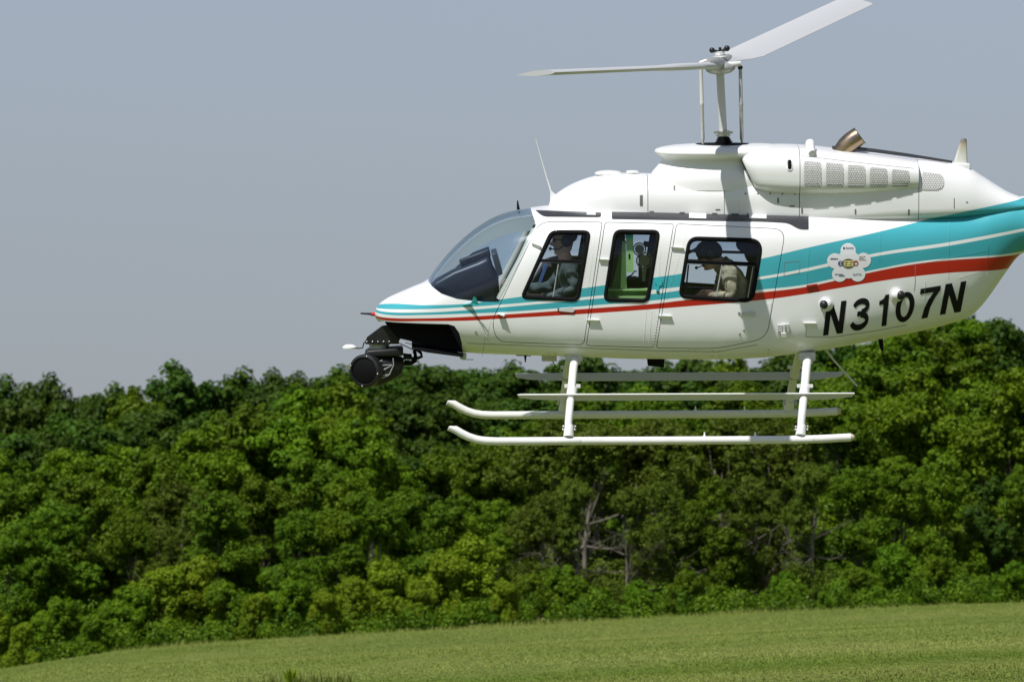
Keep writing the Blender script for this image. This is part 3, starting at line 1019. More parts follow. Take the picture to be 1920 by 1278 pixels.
# whip antennas
tube('whip_antenna', [P(1034,362), P(1024,330), P(1014,295), P(1004.5,260)], [.008, .006, .005, .004], WHITE, heli, 6)
bm = bmesh.new(); add_prism(bm, [P(1031,386,-.02), P(1032,360,-.02), P(1036,360,-.02), P(1046,368,-.02), P(1050,386,-.02)], (0, .04, 0)); obj('antenna_foot', bm, WHITE, heli, smooth=False)
tube('stub_antenna', [P(972,393), P(971,384), P(970.5,376)], [.014, .009, .005], BLACK, heli, 8)
tube('pitot_tube', [P(706,589), P(699,588.8), P(689,588), P(676,587.3)], [.012, .012, .009, .007], DARKM, heli, 10)
tube('pitot_collar', [P(706,589), P(696.5,588.6)], .016, REDP, bpy.data.objects['pitot_tube'], 12)

# ------------------------------------------------------------------ rotor
mast_b, mast_t = P(1357,268), P(1350,132)
mast = tube('rotor_mast', [mast_b, mast_b.lerp(mast_t, .5), mast_t], .034, LGREY, heli, 20)
bm = bmesh.new()
ax = (mast_t - mast_b).normalized()
for a, r in ((0.0, .075), (.018, .065), (.034, .055)):
    add_lathe(bm, mast_b + ax*a, ax, [(0, r*.8), (.004, r), (.012, r), (.016, r*.8)], 20)
obj('mast_boot', bm, BLACK, heli)
bm = bmesh.new()
add_lathe(bm, mast_b + ax*.055, ax, [(0, .05), (.006, .062), (.016, .062), (.02, .045), (.03, .045), (.036, .058), (.046, .058), (.05, .04)], 20)
for s in (-1, 1): add_box(bm, mast_b + ax*.09 + Vector((s*.055, -.02, 0)), .05, .025, .018)
obj('swashplate_collar', bm, SILVER, heli)
bm = bmesh.new(); add_lathe(bm, P(1354,271.5), (0, 0, 1), [(-.006, .16), (.004, .235), (.008, .23), (.012, .1)], 32)
for v in bm.verts: v.co.y *= .8
obj('mast_opening', bm, BLACK, NECK)
HUBC = P(1350,121)
for nm, a, b, y in (('pitch_link', (1318,270), (1314,124), -.05), ('pitch_link', (1391,269), (1388,127), .02)):
    p, q = P(*a, y), P(*b, y)
    tube(nm, [p, p.lerp(q,.04), p.lerp(q,.06), p.lerp(q,.49), p.lerp(q,.5), p.lerp(q,.53), p.lerp(q,.54), p.lerp(q,.95), q], [.010, .010, .016, .0165, .019, .019, .0165, .015, .012], LGREY if y < 0 else GREY, heli, 10)
    bm = bmesh.new(); add_ball(bm, q, .022, 1, 1, 1); obj('rod_end', bm, DARKM, bpy.context.scene.objects[-1] if False else heli)
# yoke and grips
bm = bmesh.new()
add_lathe(bm, P(1351,137), ax, [(-.01, .05), (.0, .09), (.02, .12), (.045, .13), (.07, .115), (.085, .07), (.1, .06)], 24)
obj('rotor_hub', bm, GREY, heli, angle=60)
tube('pitch_horn', [P(1312,119,-.06), P(1322,116,-.06), P(1350,120,-.05)], [.022, .03, .035], GREY, heli, 10)
tube('pitch_horn', [P(1389,119,-.02), P(1376,121,-.02), P(1352,124,0)], [.022, .026, .034], LGREY, heli, 10)
bm = bmesh.new(); add_lathe(bm, P(1350,111), ax, [(0, .055), (.02, .06), (.03, .045), (.04, .048), (.05, .04), (.06, .04), (.065, .02)], 20); obj('hub_cap', bm, LGREY, heli)
bm = bmesh.new()
for a, b in (((1350,98), (1336,95)), ((1350,98), (1362,91)), ((1350,100), (1350,89))):
    add_tube(bm, [P(*a), P(*b)], .012, 8)
add_ball(bm, P(1335,94.5), .024); add_ball(bm, P(1363,91), .026)
obj('hub_lifting_bolt', bm, DARKM, heli)

def rotor_blade(root, tip, chord_dir, pitch, material=BLADE, chord=.33, slim=1.0):
    """straight blade with an airfoil section and a squared tip, leading edge along +chord_dir"""
    root, tip = Vector(root), Vector(tip)
    ax_ = (tip - root).normalized()
    c = (Vector(chord_dir) - ax_*Vector(chord_dir).dot(ax_)).normalized()
    up = ax_.cross(c)
    if up.z < 0: up = -up
    ca, sa = math.cos(pitch), math.sin(pitch)
    c2, u2 = c*ca + up*sa, up*ca - c*sa
    af_ = [(1,0), (.97,.028), (.88,.058), (.7,.075), (.45,.072), (.2,.04), (0,.004), (0,-.004), (.2,-.03), (.45,-.05), (.7,-.05), (.88,-.04), (.97,-.02)]
    bm = bmesh.new(); rings = []
    L_ = (tip-root).length
    for s_, k in ((0, .35), (.045, .45), (.09, .8*slim), (.14, slim), (.26, slim), (.36, 1), (.5, 1), (.97, 1), (.985, .98), (1, .93)):
        rings.append([bm.verts.new(root + ax_*L_*s_ + c2*((u-.6)*chord*k) + u2*v*chord*(1.4 if k < .7 else 1)) for u, v in af_])
    for a, b in zip(rings, rings[1:]): bridge(bm, a, b)
    bm.faces.new(rings[0]); bm.faces.new(rings[-1])
    return obj('rotor_blade', bm, material, heli, angle=50)
far_tip = P(1600, 2, 5.35)
near_tip = P(1012, 138, -5.35)
rotor_blade(P(1353,117,.05), far_tip, (-1, 0, 0), R(6))
rotor_blade(P(1346,124,-.05), near_tip, (1, 0, 0), R(4), slim=.6)  # inner chord slimmed on this blade to narrow its cast shadow
for tip in (far_tip, near_tip):
    s_ = 1 if tip.y > 0 else -1
    a = P(1350,119); d_ = (tip-a).normalized()
    tube('blade_grip', [a, a + d_*.12, a + d_*.3, a + d_*.42], [.055, .06, .05, .03], GREY, heli, 14)

# ------------------------------------------------------------------ landing gear
def skid(sign):
    path = [(842,799.5), (853,804.5), (865,812), (878,818.5), (893,823.5), (908,826), (930,827), (1060,826.3), (1200,825.8), (1350,825), (1480,824), (1540,822.5), (1595,819.5)]
    pts = [P(x, y, -1.1) for x, y in path]
    if sign > 0: pts = [mirror(p) for p in pts]
    bm = bmesh.new()
    add_tube(bm, pts, .0345, 16)
    # flatten the upturned toe into its level cut
    zc = P(842, 798.5, -1.1).z
    for v in bm.verts:
        if v.co.z > zc: v.co.z = zc
    sk = obj('skid_tube', bm, SKIDW, heli)
    t_ = [P(1593,819.6,-1.1), P(1598,819.4,-1.1), P(1602,819.2,-1.1)]
    if sign > 0: t_ = [mirror(p) for p in t_]
    tube('end_cap', t_, [.033, .030, .016], mat('skid_cap', (.55, .48, .36), .5) if 'skid_cap' not in bpy.data.materials else bpy.data.materials['skid_cap'], sk, 14)
    for x, y in ((880,824.5), (898,830), (917,833), (935,834), (954,834), (973,834), (991,834), (1058,833.5), (1074,833.5), (1165,833), (1184,833), (1275,832.5), (1293,832.5), (1384,832), (1403,832), (1493,831.5), (1512,831)):
        p = P(x, y-.5, -1.1)
        if sign > 0: p = mirror(p)
        bm = bmesh.new(); add_ball(bm, p, .011, 1, 1, 1, 8, 6); obj('wear_shoe_bolt', bm, SILVER, sk)
    for x in (1321, 1416):
        a, b = P(x, 818, -1.1), P(x, 809.5, -1.1)
        if sign > 0: a, b = mirror(a), mirror(b)
        tube('tie_down_lug', [a, a.lerp(b,.3), b], [.016, .008, .006], SKIDW, sk, 8)
    return sk
def leg(pts, rads, sign, collar, foot):
    q = [P(*p) for p in pts]
    if sign > 0: q = [mirror(p) for p in q]
    lg = tube('skid_leg', q, rads, SKIDW, heli, 14, flat=1.0)
    c = [P(*p) for p in collar]
    if sign > 0: c = [mirror(p) for p in c]
    bm = bmesh.new(); add_tube(bm, c, .044, 16)
    d_ = (c[1]-c[0])
    add_box(bm, c[0]-d_*.1 + Vector((.05, 0, .01)), .035, .06, .025); add_box(bm, c[0]-d_*.1 + Vector((-.05, 0, .01)), .035, .06, .025)
    obj('step_clamp', bm, SKIDW, lg)
    f_ = [P(*p) for p in foot]
    if sign > 0: f_ = [mirror(p) for p in f_]
    tube('foot_socket', f_, [.037, .041, .044], SKIDW, lg, 14)
    bm = bmesh.new()
    add_box(bm, f_[-1] + Vector((0, 0, -.035)), .22, .075, .04)
    bevel(obj('foot_saddle', bm, SKIDW, lg), .012)
    for k, dx in enumerate((-.05, .05, -.05, .05)):
        bm = bmesh.new(); add_ball(bm, f_[0].lerp(f_[1], .2+.5*(k//2)) + Vector((dx, 0, 0)), .011, 1, 1, 1, 8, 6); obj('bolt', bm, SILVER, lg)
for s in (-1, 1):
    skid(s)
    leg([(1080,655,-.30), (1078,672,-.42), (1075,690,-.62), (1071,735,-.86), (1066,790,-1.05), (1065,812,-1.1)], [.033,.035,.035,.033,.032,.031], s,
        [(1073,727,-.84), (1071.5,742,-.88)], [(1067.5,797,-1.06), (1066.5,808,-1.085), (1066,818,-1.1)])
    leg([(1516,655,-.28), (1515,668,-.40), (1512,690,-.62), (1508,735,-.86), (1502.5,790,-1.05), (1501,812,-1.1)], [.034,.038,.037,.035,.033,.031], s,
        [(1509,727,-.84), (1507.5,742,-.88)], [(1503.5,797,-1.06), (1502,808,-1.085), (1501,816,-1.1)])
for nm, x in (('cross_tube_mount', 1077), ('cross_tube_mount', 1513)):
    bm = bmesh.new()
    p = P(x, 668 if x < 1300 else 667, -.40)
    add_box(bm, p + Vector((0, .40, .0)), .14, .95, .075)
    add_box(bm, p + Vector((0, -.02, -.04)), .10, .10, .05)
    bevel(obj(nm, bm, LGREY, heli), .01)
# boarding steps hung from the legs
for s in (-1, 1):
    prof_ = [(970,741), (976,739.5), (1601,737), (1603,739.5), (1596,744.5), (1545,750.5), (1085,752.5), (1000,750), (975,746.5)]
    lo = [P(x, y, -.93) for x, y in prof_]
    if s > 0: lo = [mirror(p) for p in lo]
    bm = bmesh.new()
    a = [bm.verts.new(p + Vector((0, 0, 0))) for p in lo]
    zt = max(p.z for p in lo)
    # the face leans inwards towards its lower edge, so the outer side looks at the ground
    b = []
    for v in a:
        k = (zt - v.co.z)
        v.co.y += -s*k*.9
        b.append(bm.verts.new(v.co + Vector((0, -s*.02, .004))))
    bridge(bm, a, b); bm.faces.new(a); bm.faces.new(b)
    st_ = obj('boarding_step', bm, LGREY, heli, smooth=False)
    bm = bmesh.new()
    q0, q1 = P(972,740,-.93), P(1602,737.3,-.93)
    if s > 0: q0, q1 = mirror(q0), mirror(q1)
    add_tube(bm, [q0, q1], .007, 8)
    obj('step_lit_edge', bm, SKIDW, st_)  # whiter bead paints the sunlit top edge into the colour

# ------------------------------------------------------------------ things under the belly
bm = bmesh.new(); add_prism(bm, [P(1016,666,-.2), P(1044,667,-.2), P(1044,677.5,-.2), P(1016,677,-.2)], (0, .16, 0)); obj('belly_box', bm, LGREY, heli, smooth=False)
tube('belly_antenna', [P(1036,677,-.15), P(1044,690,-.15)], .004, BLACK, heli, 6)
bm = bmesh.new(); add_prism(bm, [P(1214,672,-.15), P(1246,672.5,-.15), P(1245,689,-.15), P(1238,688,-.15), P(1222,686.5,-.15), P(1215,685.5,-.15)], (0, .2, 0)); obj('belly_camera', bm, BLACK, heli, smooth=False)
bm = bmesh.new(); add_prism(bm, [P(966,664,-.15), P(998,665,-.15), P(995,667.5,-.15), P(969,667,-.15)], (0, .1, 0)); add_tube(bm, [P(985,666,-.12), P(985,679,-.12)], [.012, .004], 8); obj('belly_antenna', bm, BLACK, heli, smooth=False)
bm = bmesh.new(); add_prism(bm, [P(858,659,-.25), P(875,663,-.25), P(874,674,-.25), P(863,673,-.25)], (0, .04, 0)); add_tube(bm, [P(866,673.5,-.23), P(888,674,-.23)], .004, 6); obj('drain_mast', bm, LGREY, heli, smooth=False)
bm = bmesh.new(); add_tube(bm, [P(1546,652,-.1), P(1565,677,-.1), P(1608,724,-.1)], [.012, .009, .008], 8); obj('belly_whip_antenna', bm, LGREY, heli)
bm = bmesh.new(); add_tube(bm, [P(1651,636,-.05), P(1653,650,-.05), P(1654,658,-.05)], [.02, .018, .008], 8); add_tube(bm, [P(1654,655,-.05), P(1660,686,-.05)], .004, 6); obj('tail_antenna', bm, BLACK, heli)

# chin bay: black box closing the nose cavity
bm = bmesh.new()
add_prism(bm, [P(722,600,0) + Vector((0,-.22,0)), P(862,600,0) + Vector((0,-.22,0)), P(868,652,0) + Vector((0,-.22,0)), P(800,642,0) + Vector((0,-.22,0)), P(740,628,0) + Vector((0,-.22,0))], (0, .44, 0))
obj('chin_bay_frame', bm, BLACK, heli, smooth=False)
bm = bmesh.new()
add_prism(bm, [P(868,600,0) + Vector((0,-.36,0)), P(870,600,0) + Vector((0,-.36,0)), P(870,640,0) + Vector((0,-.36,0)), P(868,640,0) + Vector((0,-.36,0))], (0, .72, 0))
obj('chin_bulkhead', bm, BLACK, heli, smooth=False)
bm = bmesh.new()
add_prism(bm, [P(868,657,0) + Vector((0,-.42,0)), P(868,661,0) + Vector((0,-.42,0)), P(800,652,0) + Vector((0,-.42,0)), P(772,645,0) + Vector((0,-.42,0)), P(800,647,0) + Vector((0,-.42,0))], (0, .84, 0))
obj('chin_lower_tray', bm, BLACK, heli, smooth=False)

# ------------------------------------------------------------------ cabin interior
def box_part(name, c, sx, sy, sz, material, parent=heli, rot=None, bev=.01):
    bm = bmesh.new(); add_box(bm, c, sx, sy, sz, rot)
    o = obj(name, bm, material, parent)
    return bevel(o, bev) if bev else o
def side_poly(name, pts, y0, y1, material, parent=heli, bev=0):
    bm = bmesh.new()
    add_prism(bm, [Vector((P(x, y, (y0+y1)/2).x, y0, P(x, y, (y0+y1)/2).z)) for x, y in pts], (0, y1-y0, 0))
    o = obj(name, bm, material, parent, smooth=False)
    return bevel(o, bev) if bev else o
side_poly('cabin_floor', [(880,612),(1440,622),(1440,628),(880,618)], -.44, .44, INNER)
side_poly('rear_bulkhead', [(1436,415),(1448,415),(1448,600),(1436,600)], -.52, .52, INNER)
# instrument console under its glareshield
side_poly('instrument_console', [(818,540),(850,548),(868,520),(925,500),(935,520),(928,566),(938,590),(880,600),(830,560)], -.24, .24, PANEL, bev=.02)
gs = side_poly('glareshield', [(808,533),(812,524),(850,503),(895,486),(917,476),(930,518),(905,528),(850,548),(822,545)], -.30, .30, PANEL, bev=.035)
side_poly('instrument_hood', [(860,486),(917,464),(920,478),(868,500)], -.16, .16, PANEL, bev=.01)
side_poly('instrument_bezel', [(921,472),(931,470),(942,509),(932,513)], -.27, .27, TRIM, bev=.005)
side_poly('instrument_face', [(927,516),(934,512),(936,545),(928,550)], -.15, .12, DARKM)
box_part('centre_console', P(930,556,0), .22, .26, .06, LGREY)
# front seats, rear seats
def seat(px, py, yc, w=.44, back=(14, -105)):
    b = side_poly('seat', [(px-50,py),(px+12,py+4),(px+10,py+24),(px-50,py+20)], yc-w/2, yc+w/2, SEATM, bev=.03)
    side_poly('seat_backrest', [(px+6,py+14),(px+20,py+14),(px+34,py-78),(px+20,py-80)], yc-w/2, yc+w/2, SEATM, b, bev=.03)
    return b
seat(1075, 565, -.33); seat(1075, 565, .33)
seat(1395, 575, -.33); seat(1395, 575, .33)
side_poly('far_window_blocker', [(992,536),(1022,486),(1046,480),(1112,482),(1112,585),(985,585)], .22, .46, SEATM, bev=.03)  # added dark block, hides the bright sky through the far window
side_poly('door_pillar', [(1096,420),(1150,420),(1122,600),(1082,600)], .40, .52, INNER)
side_poly('blue_strip', [(1006,539),(1010,540),(1027,497),(1022,494)], -.10, -.02, mat('strip_blue', (.05, .10, .28), .4))  # thin blue strip inside the cabin
side_poly('roof_rail', [(1262,467),(1440,472),(1440,477),(1262,472)], .42, .45, TRIM)
side_poly('headrest', [(1383,449),(1392,444),(1440,446),(1438,489),(1400,489),(1394,472),(1380,464)], -.02, .30, SEATM, bev=.02)
# green primed equipment rack seen through the middle door
rk = side_poly('equipment_rack', [(1174,444),(1187,446),(1188,510),(1175,510)], -.55, -.51, GREEN)
side_poly('rack_slot', [(1178.5,476),(1181.5,476),(1181.5,485),(1178.5,485)], -.554, -.548, BLACK, rk)
side_poly('rack_cap', [(1173,440),(1187,440),(1187,446),(1173,446)], -.56, -.50, TEALP, rk)
side_poly('rack_post', [(1167,452),(1173,454),(1175,542),(1163,542)], -.53, -.48, GREEN, rk)
bm = bmesh.new()
tri = [P(1168,452,-.44), P(1174,452,-.44), P(1164,543,-.44), P(1146,543,-.44)]
add_prism(bm, tri, (0, .03, 0)); obj('rack_gusset', bm, mat('green_primer_shaded', (.10, .27, .07), .6), rk, smooth=False)  # darker copy of the green primer, shade put into its colour
side_poly('rack_sill', [(1136,541),(1216,541),(1216,543.5),(1136,543.5)], -.56, -.40, GREEN, rk)
side_poly('rack_shelf', [(1138,544),(1214,544),(1214,566),(1138,566)], -.50, -.42, bpy.data.materials['green_primer_shaded'], rk)
side_poly('rack_base', [(1158,555),(1213,555),(1212,566),(1156,566)], -.58, -.53, GREEN, rk)
side_poly('cabin_partition', [(1148,420),(1172,420),(1172,560),(1136,560)], .1, .14, INNER)
side_poly('equipment_case', [(1175,523),(1190,521),(1222,528),(1222,556),(1175,556)], -.2, .25, BLACK, bev=.01)
# camera operator's reels on their stand
for (x, y, r_, yy, mt) in ((1199,467,.040,-.05,LGREY), (1208,488.5,.05,-.12,mat('reel_cream', (.50, .48, .38), .5))):
    bm = bmesh.new(); add_lathe(bm, P(x, y, yy), (0, 1, 0), [(-.02, r_*.6), (-.02, r_*.98), (.0, r_), (.02, r_*.98), (.02, r_*.6)], 28); rl = obj('cable_reel', bm, mt, heli)
    bm = bmesh.new()
    ring = [P(x, y, yy-.01) + Vector((math.cos(t)*r_*1.3, 0, math.sin(t)*r_*1.3)) for t in np.linspace(0, 2*math.pi, 29)]
    add_tube(bm, ring, .006, 6, caps=False); obj('reel_rim', bm, GREY, rl)
side_poly('reel_stand', [(1197,473),(1203,470),(1205,530),(1197,530)], -.06, -.02, TRIM)
side_poly('reel_stand', [(1205,500),(1212,500),(1209,534),(1203,534)], -.14, -.1, GREY)
side_poly('monitor', [(1207,452),(1221,454),(1220,463),(1206,462)], .1, .2, PANEL, bev=.01)
tube('cable', [P(1176,519,-.1), P(1184,516,-.1), P(1190,508,-.1), P(1194,509,-.1)], .006, BLACK, heli, 6)
# sliding-window rails
def rail(k, a, b, w=.02, mt=BLACK, name='window_rail', off=-.006):
    n = 6
    pts = [on(a[0]+(b[0]-a[0])*i/n, a[1]+(b[1]-a[1])*i/n, off) for i in range(n+1)]
    return tube(name, pts, w/2, mt, doors[(k, 0)], 8)
rail(0, (1009,487.5), (1099,491), .022); rail(0, (1012,490.5), (1098,494), .012, TRIM)
rail(0, (1047,495), (1037,557), .010, GREY)
rail(2, (1284,488.5), (1419,495), .028)
rail(2, (1284,493), (1418,498.5), .012, TRIM)
rail(2, (1354,497), (1343,556), .012, GREY); rail(2, (1412,500), (1402,560), .008, GREY)
rail(2, (1287,539), (1336,541), .020); rail(2, (1287,537), (1291,496), .014)

# ------------------------------------------------------------------ people
def head_mesh(bm, c, fwd, up, scale=1.0, mi=0):
    """a head with brow, nose, lips, chin; c = centre at ear height"""
    fwd = Vector(fwd).normalized(); up = (Vector(up) - fwd*Vector(up).dot(fwd)).normalized(); sd = up.cross(fwd)
    lv = [(-.125,.030,.010,.030), (-.118,.062,.030,.042), (-.105,.078,.045,.052), (-.09,.076,.06,.060), (-.075,.079,.068,.064), (-.066,.080,.07,.066), (-.055,.080,.074,.068), (-.045,.082,.078,.069),
          (-.033,.084,.082,.070), (-.02,.084,.086,.071), (-.005,.083,.09,.073), (.01,.082,.093,.075), (.025,.086,.096,.077), (.04,.09,.097,.078), (.06,.088,.095,.077), (.08,.078,.088,.071), (.098,.06,.072,.058), (.11,.036,.046,.036), (.115,.006,.008,.006)]
    def nose(z):
        return .034*math.exp(-((z+.025)/.014)**2) + .02*math.exp(-((z+.005)/.016)**2) + .010*math.exp(-((z+.062)/.008)**2) + .008*math.exp(-((z+.075)/.006)**2) + .009*math.exp(-((z+.107)/.012)**2) + .006*math.exp(-((z-.03)/.01)**2)
    n = 32; rings = []
    for z, f, b, w in lv:
        r_ = []
        for k in range(n):
            t = 2*math.pi*k/n
            cx_ = math.cos(t); s_ = math.sin(t)
            x = (f if cx_ > 0 else b)*math.copysign(abs(cx_)**.9, cx_)
            y = w*math.copysign(abs(s_)**.9, s_)
            if cx_ > 0:
                x += nose(z)*math.exp(-(y/.016)**2)
                x -= .010*math.exp(-((z-.008)/.012)**2)*math.exp(-((abs(y)-.032)/.016)**2)
            r_.append(bm.verts.new(Vector(c) + (fwd*x + sd*y + up*z)*scale))
        rings.append(r_)
    fs = []
    for a, b in zip(rings, rings[1:]):
        for i in range(n):
            fs.append(bm.faces.new((a[i], a[(i+1) % n], b[(i+1) % n], b[i])))
    fs.append(bm.faces.new(rings[0])); fs.append(bm.faces.new(rings[-1]))
    for s in (-1, 1):   # ears
        k = len(bm.verts)
        bmesh.ops.create_uvsphere(bm, u_segments=10, v_segments=8, radius=.03*scale, matrix=Matrix.Translation(Vector(c) + (fwd*-.012 + sd*s*.075)*scale) @ Matrix.Diagonal((.7, .35, 1.1, 1)))
    for f in bm.faces: f.material_index = mi

def skin_body(joints, edges, root):
    """grow one continuous surface over a jointed skeleton"""
    me = bpy.data.meshes.new('skeleton')
    names = list(joints)
    me.from_pydata([tuple(joints[n][0]) for n in names], [(names.index(a), names.index(b)) for a, b in edges], [])
    o = bpy.data.objects.new('skeleton', me); COL.objects.link(o)
    o.modifiers.new('s', 'SKIN')
    lay = me.skin_vertices[0] if me.skin_vertices else None
    if lay is None:
        bm = bmesh.new(); bm.from_mesh(me); bm.verts.layers.skin.verify(); bm.to_mesh(me); bm.free(); lay = me.skin_vertices[0]
    for i, n in enumerate(names):
        r_ = joints[n][1]
        lay.data[i].radius = r_ if isinstance(r_, tuple) else (r_, r_)
        lay.data[i].use_root = (n == root)
    sb = o.modifiers.new('u', 'SUBSURF'); sb.levels = 2; sb.render_levels = 2
    return baked(o)

def person(label, J, E, root, head_c, head_f, head_up, skin_names, cloth, group=None, origin=None):
    body = skin_body(J, E, root)
    bm = bmesh.new(); bm.from_mesh(body)
    pts = [(n, J[n][0]) for n in J]
    for f in bm.faces:
        c = f.calc_center_median()
        nn = min(pts, key=lambda q: (Vector(q[1]) - c).length)[0]
        f.material_index = 1 if nn.split('.')[0] in skin_names else 0
        f.smooth = True
    bm.normal_update()
    cl = {v for f in bm.faces if f.material_index == 0 for v in f.verts} - {v for f in bm.faces if f.material_index == 1 for v in f.verts}
    for v in cl:
        q = v.co
        w_ = noise.noise(Vector((q.x*16, q.y*16, q.z*34))) + .6*noise.noise(q*42)
        v.co = q + v.normal*w_*.016
    hb = bmesh.new(); head_mesh(hb, head_c, head_f, head_up, 1.0, 1)
    bmesh.ops.recalc_face_normals(hb, faces=hb.faces)
    for f in hb.faces: f.smooth = True
    hm = bpy.data.meshes.new('h'); hb.to_mesh(hm); hb.free()
    bm.from_mesh(hm)
    bmesh.ops.translate(bm, verts=bm.verts, vec=-Vector(origin))
    me = bpy.data.meshes.new('person'); bm.to_mesh(me); bm.free()
    o = link('person', me, [cloth, SKIN])
    o.matrix_world = HM @ Matrix.Translation(Vector(origin))
    tag(o, label, 'person')
    return o
def child(name, bm, material, parent, origin):
    bmesh.ops.translate(bm, verts=bm.verts, vec=-Vector(origin))
    return obj(name, bm, material, parent)
def fingers(J, E, wrist, palm, dirv, spread, side):
    """five unequal bent fingers from the palm"""
    d_ = Vector(dirv).normalized(); s_ = Vector(spread).normalized(); b_ = Vector(side).normalized()
    for k, L_ in enumerate((.062, .072, .068, .052)):
        r0 = Vector(palm) + s_*(k-1.5)*.019
        J['f%d.a' % k] = (r0 + d_*.035, .0095); J['f%d.b' % k] = (r0 + d_*(.035+L_*.5) + b_*.014, .0085); J['f%d.c' % k] = (r0 + d_*(.035+L_*.75) + b_*.04, .0075)
        E += [('palm', 'f%d.a' % k), ('f%d.a' % k, 'f%d.b' % k), ('f%d.b' % k, 'f%d.c' % k)]
    J['thumb.a'] = (Vector(palm) - s_*.04 + d_*.005, .011); J['thumb.b'] = (Vector(palm) - s_*.052 + d_*.04 + b_*.02, .009)
    E += [('palm', 'thumb.a'), ('thumb.a', 'thumb.b')]

# pilot, near front seat, looking ahead
yp = -.36
J = {'hip': (P(1066,565,yp), (.15,.12)), 'waist': (P(1068,545,yp), (.15,.12)), 'chest': (P(1066,513,yp), (.18,.125)), 'collar': (P(1062,494,yp), (.12,.085)), 'neck': (P(1059,481,yp), .058), 'skull': (P(1056,466,yp), .055),
     'sh_l': (P(1069,500,yp-.18), .072), 'elb_l': (P(1078,542,yp-.22), .052), 'wr_l': (P(1030,556,yp-.16), .036),
     'sh_r': (P(1066,500,yp+.18), .072), 'elb_r': (P(1028,540,yp+.20), .052), 'wr_r': (P(974,538,yp+.10), .034), 'palm': (P(960,533,yp+.07), (.036,.02)),
     'th_l': (P(1052,572,yp-.10), .085), 'kn_l': (P(968,560,yp-.12), .062), 'an_l': (P(950,625,yp-.12), .045), 'toe_l': (P(925,632,yp-.12), .04),
     'th_r': (P(1052,572,yp+.10), .085), 'kn_r': (P(972,560,yp+.14), .062), 'an_r': (P(950,625,yp+.12), .045), 'toe_r': (P(925,632,yp+.12), .04), 'hand_l': (P(1012,555,yp-.12), .03)}
E = [('hip','waist'), ('waist','chest'), ('chest','collar'), ('collar','neck'), ('neck','skull'), ('chest','sh_l'), ('sh_l','elb_l'), ('elb_l','wr_l'), ('wr_l','hand_l'), ('chest','sh_r'), ('sh_r','elb_r'), ('elb_r','wr_r'), ('wr_r','palm'),
     ('hip','th_l'), ('th_l','kn_l'), ('kn_l','an_l'), ('an_l','toe_l'), ('hip','th_r'), ('th_r','kn_r'), ('kn_r','an_r'), ('an_r','toe_r')]
fingers(J, E, J['wr_r'][0], J['palm'][0], Vector((-.8, -.3, .3)), Vector((0, .5, .8)), Vector((-.1, -.9, -.2)))
org = P(1066,575,yp)
hc = P(1056,451,yp)
pilot = person('person in grey overalls with sunglasses and headset at the front side window', J, E, 'hip', hc, (-1, -.12, -.06), (0, 0, 1), {'neck', 'skull', 'palm', 'hand_l', 'f0', 'f1', 'f2', 'f3', 'thumb'}, DKSHIRT, origin=org)
def headset(hc, f, parent, org, cup_m, boom=True):
    f = Vector(f).normalized(); sd = Vector((0, 0, 1)).cross(f).normalized(); up = Vector((0, 0, 1))
    bm = bmesh.new()
    for s in (-1, 1):
        add_lathe(bm, hc + sd*s*.07 - f*.018 + up*.004, sd*s, [(0, .042), (.012, .048), (.03, .046), (.042, .036), (.046, .01)], 18)
    for v in bm.verts: v.co.z = hc.z + (v.co.z - hc.z)*1.15
    arc = [hc - f*.015 + (sd*math.cos(t)*.088 + up*(math.sin(t)*.128)) for t in np.linspace(0.05, math.pi-.05, 15)]
    add_tube(bm, arc, .011, 8)
    if boom:
        a = hc - sd*.09 if (hc - sd*.09).y < hc.y else hc + sd*.09
        add_tube(bm, [a - f*.0 - up*.03, a + f*.05 - up*.065, hc + f*.105 - up*.07], .005, 6)
        add_ball(bm, hc + f*.11 - up*.068, .014, 1, 1, 1, 8, 6)
    return child('headset', bm, cup_m, parent, org)
headset(hc, (-1, -.12, 0), pilot, org, DARKM)
bm = bmesh.new()
for s in (-1, 1):
    add_ball(bm, hc + Vector((-.083, s*.03 - .008, .008)), .024, .35, 1, .85, 12, 8)
add_tube(bm, [hc + Vector((-.088, -.02, .014)), hc + Vector((-.075, -.066, .014)), hc + Vector((.0, -.079, .012))], .0035, 6)
add_tube(bm, [hc + Vector((-.09, -.02, .014)), hc + Vector((-.09, .02, .014))], .003, 6)
child('sunglasses', bm, mat('lens_dark', (.01, .01, .01), .1), pilot, org)
bm = bmesh.new()
add_ball(bm, hc + Vector((.034, 0, .045)), .09, 1.0, .86, .80, 16, 10)
child('hair', bm, HAIR, pilot, org)

bm = bmesh.new()
add_tube(bm, [P(1072,497,yp-.10), P(1052,503,yp-.13), P(1047,520,yp-.15), P(1050,548,yp-.14)], .016, 6, flat=.4)
child('harness', bm, BLACK, pilot, org)
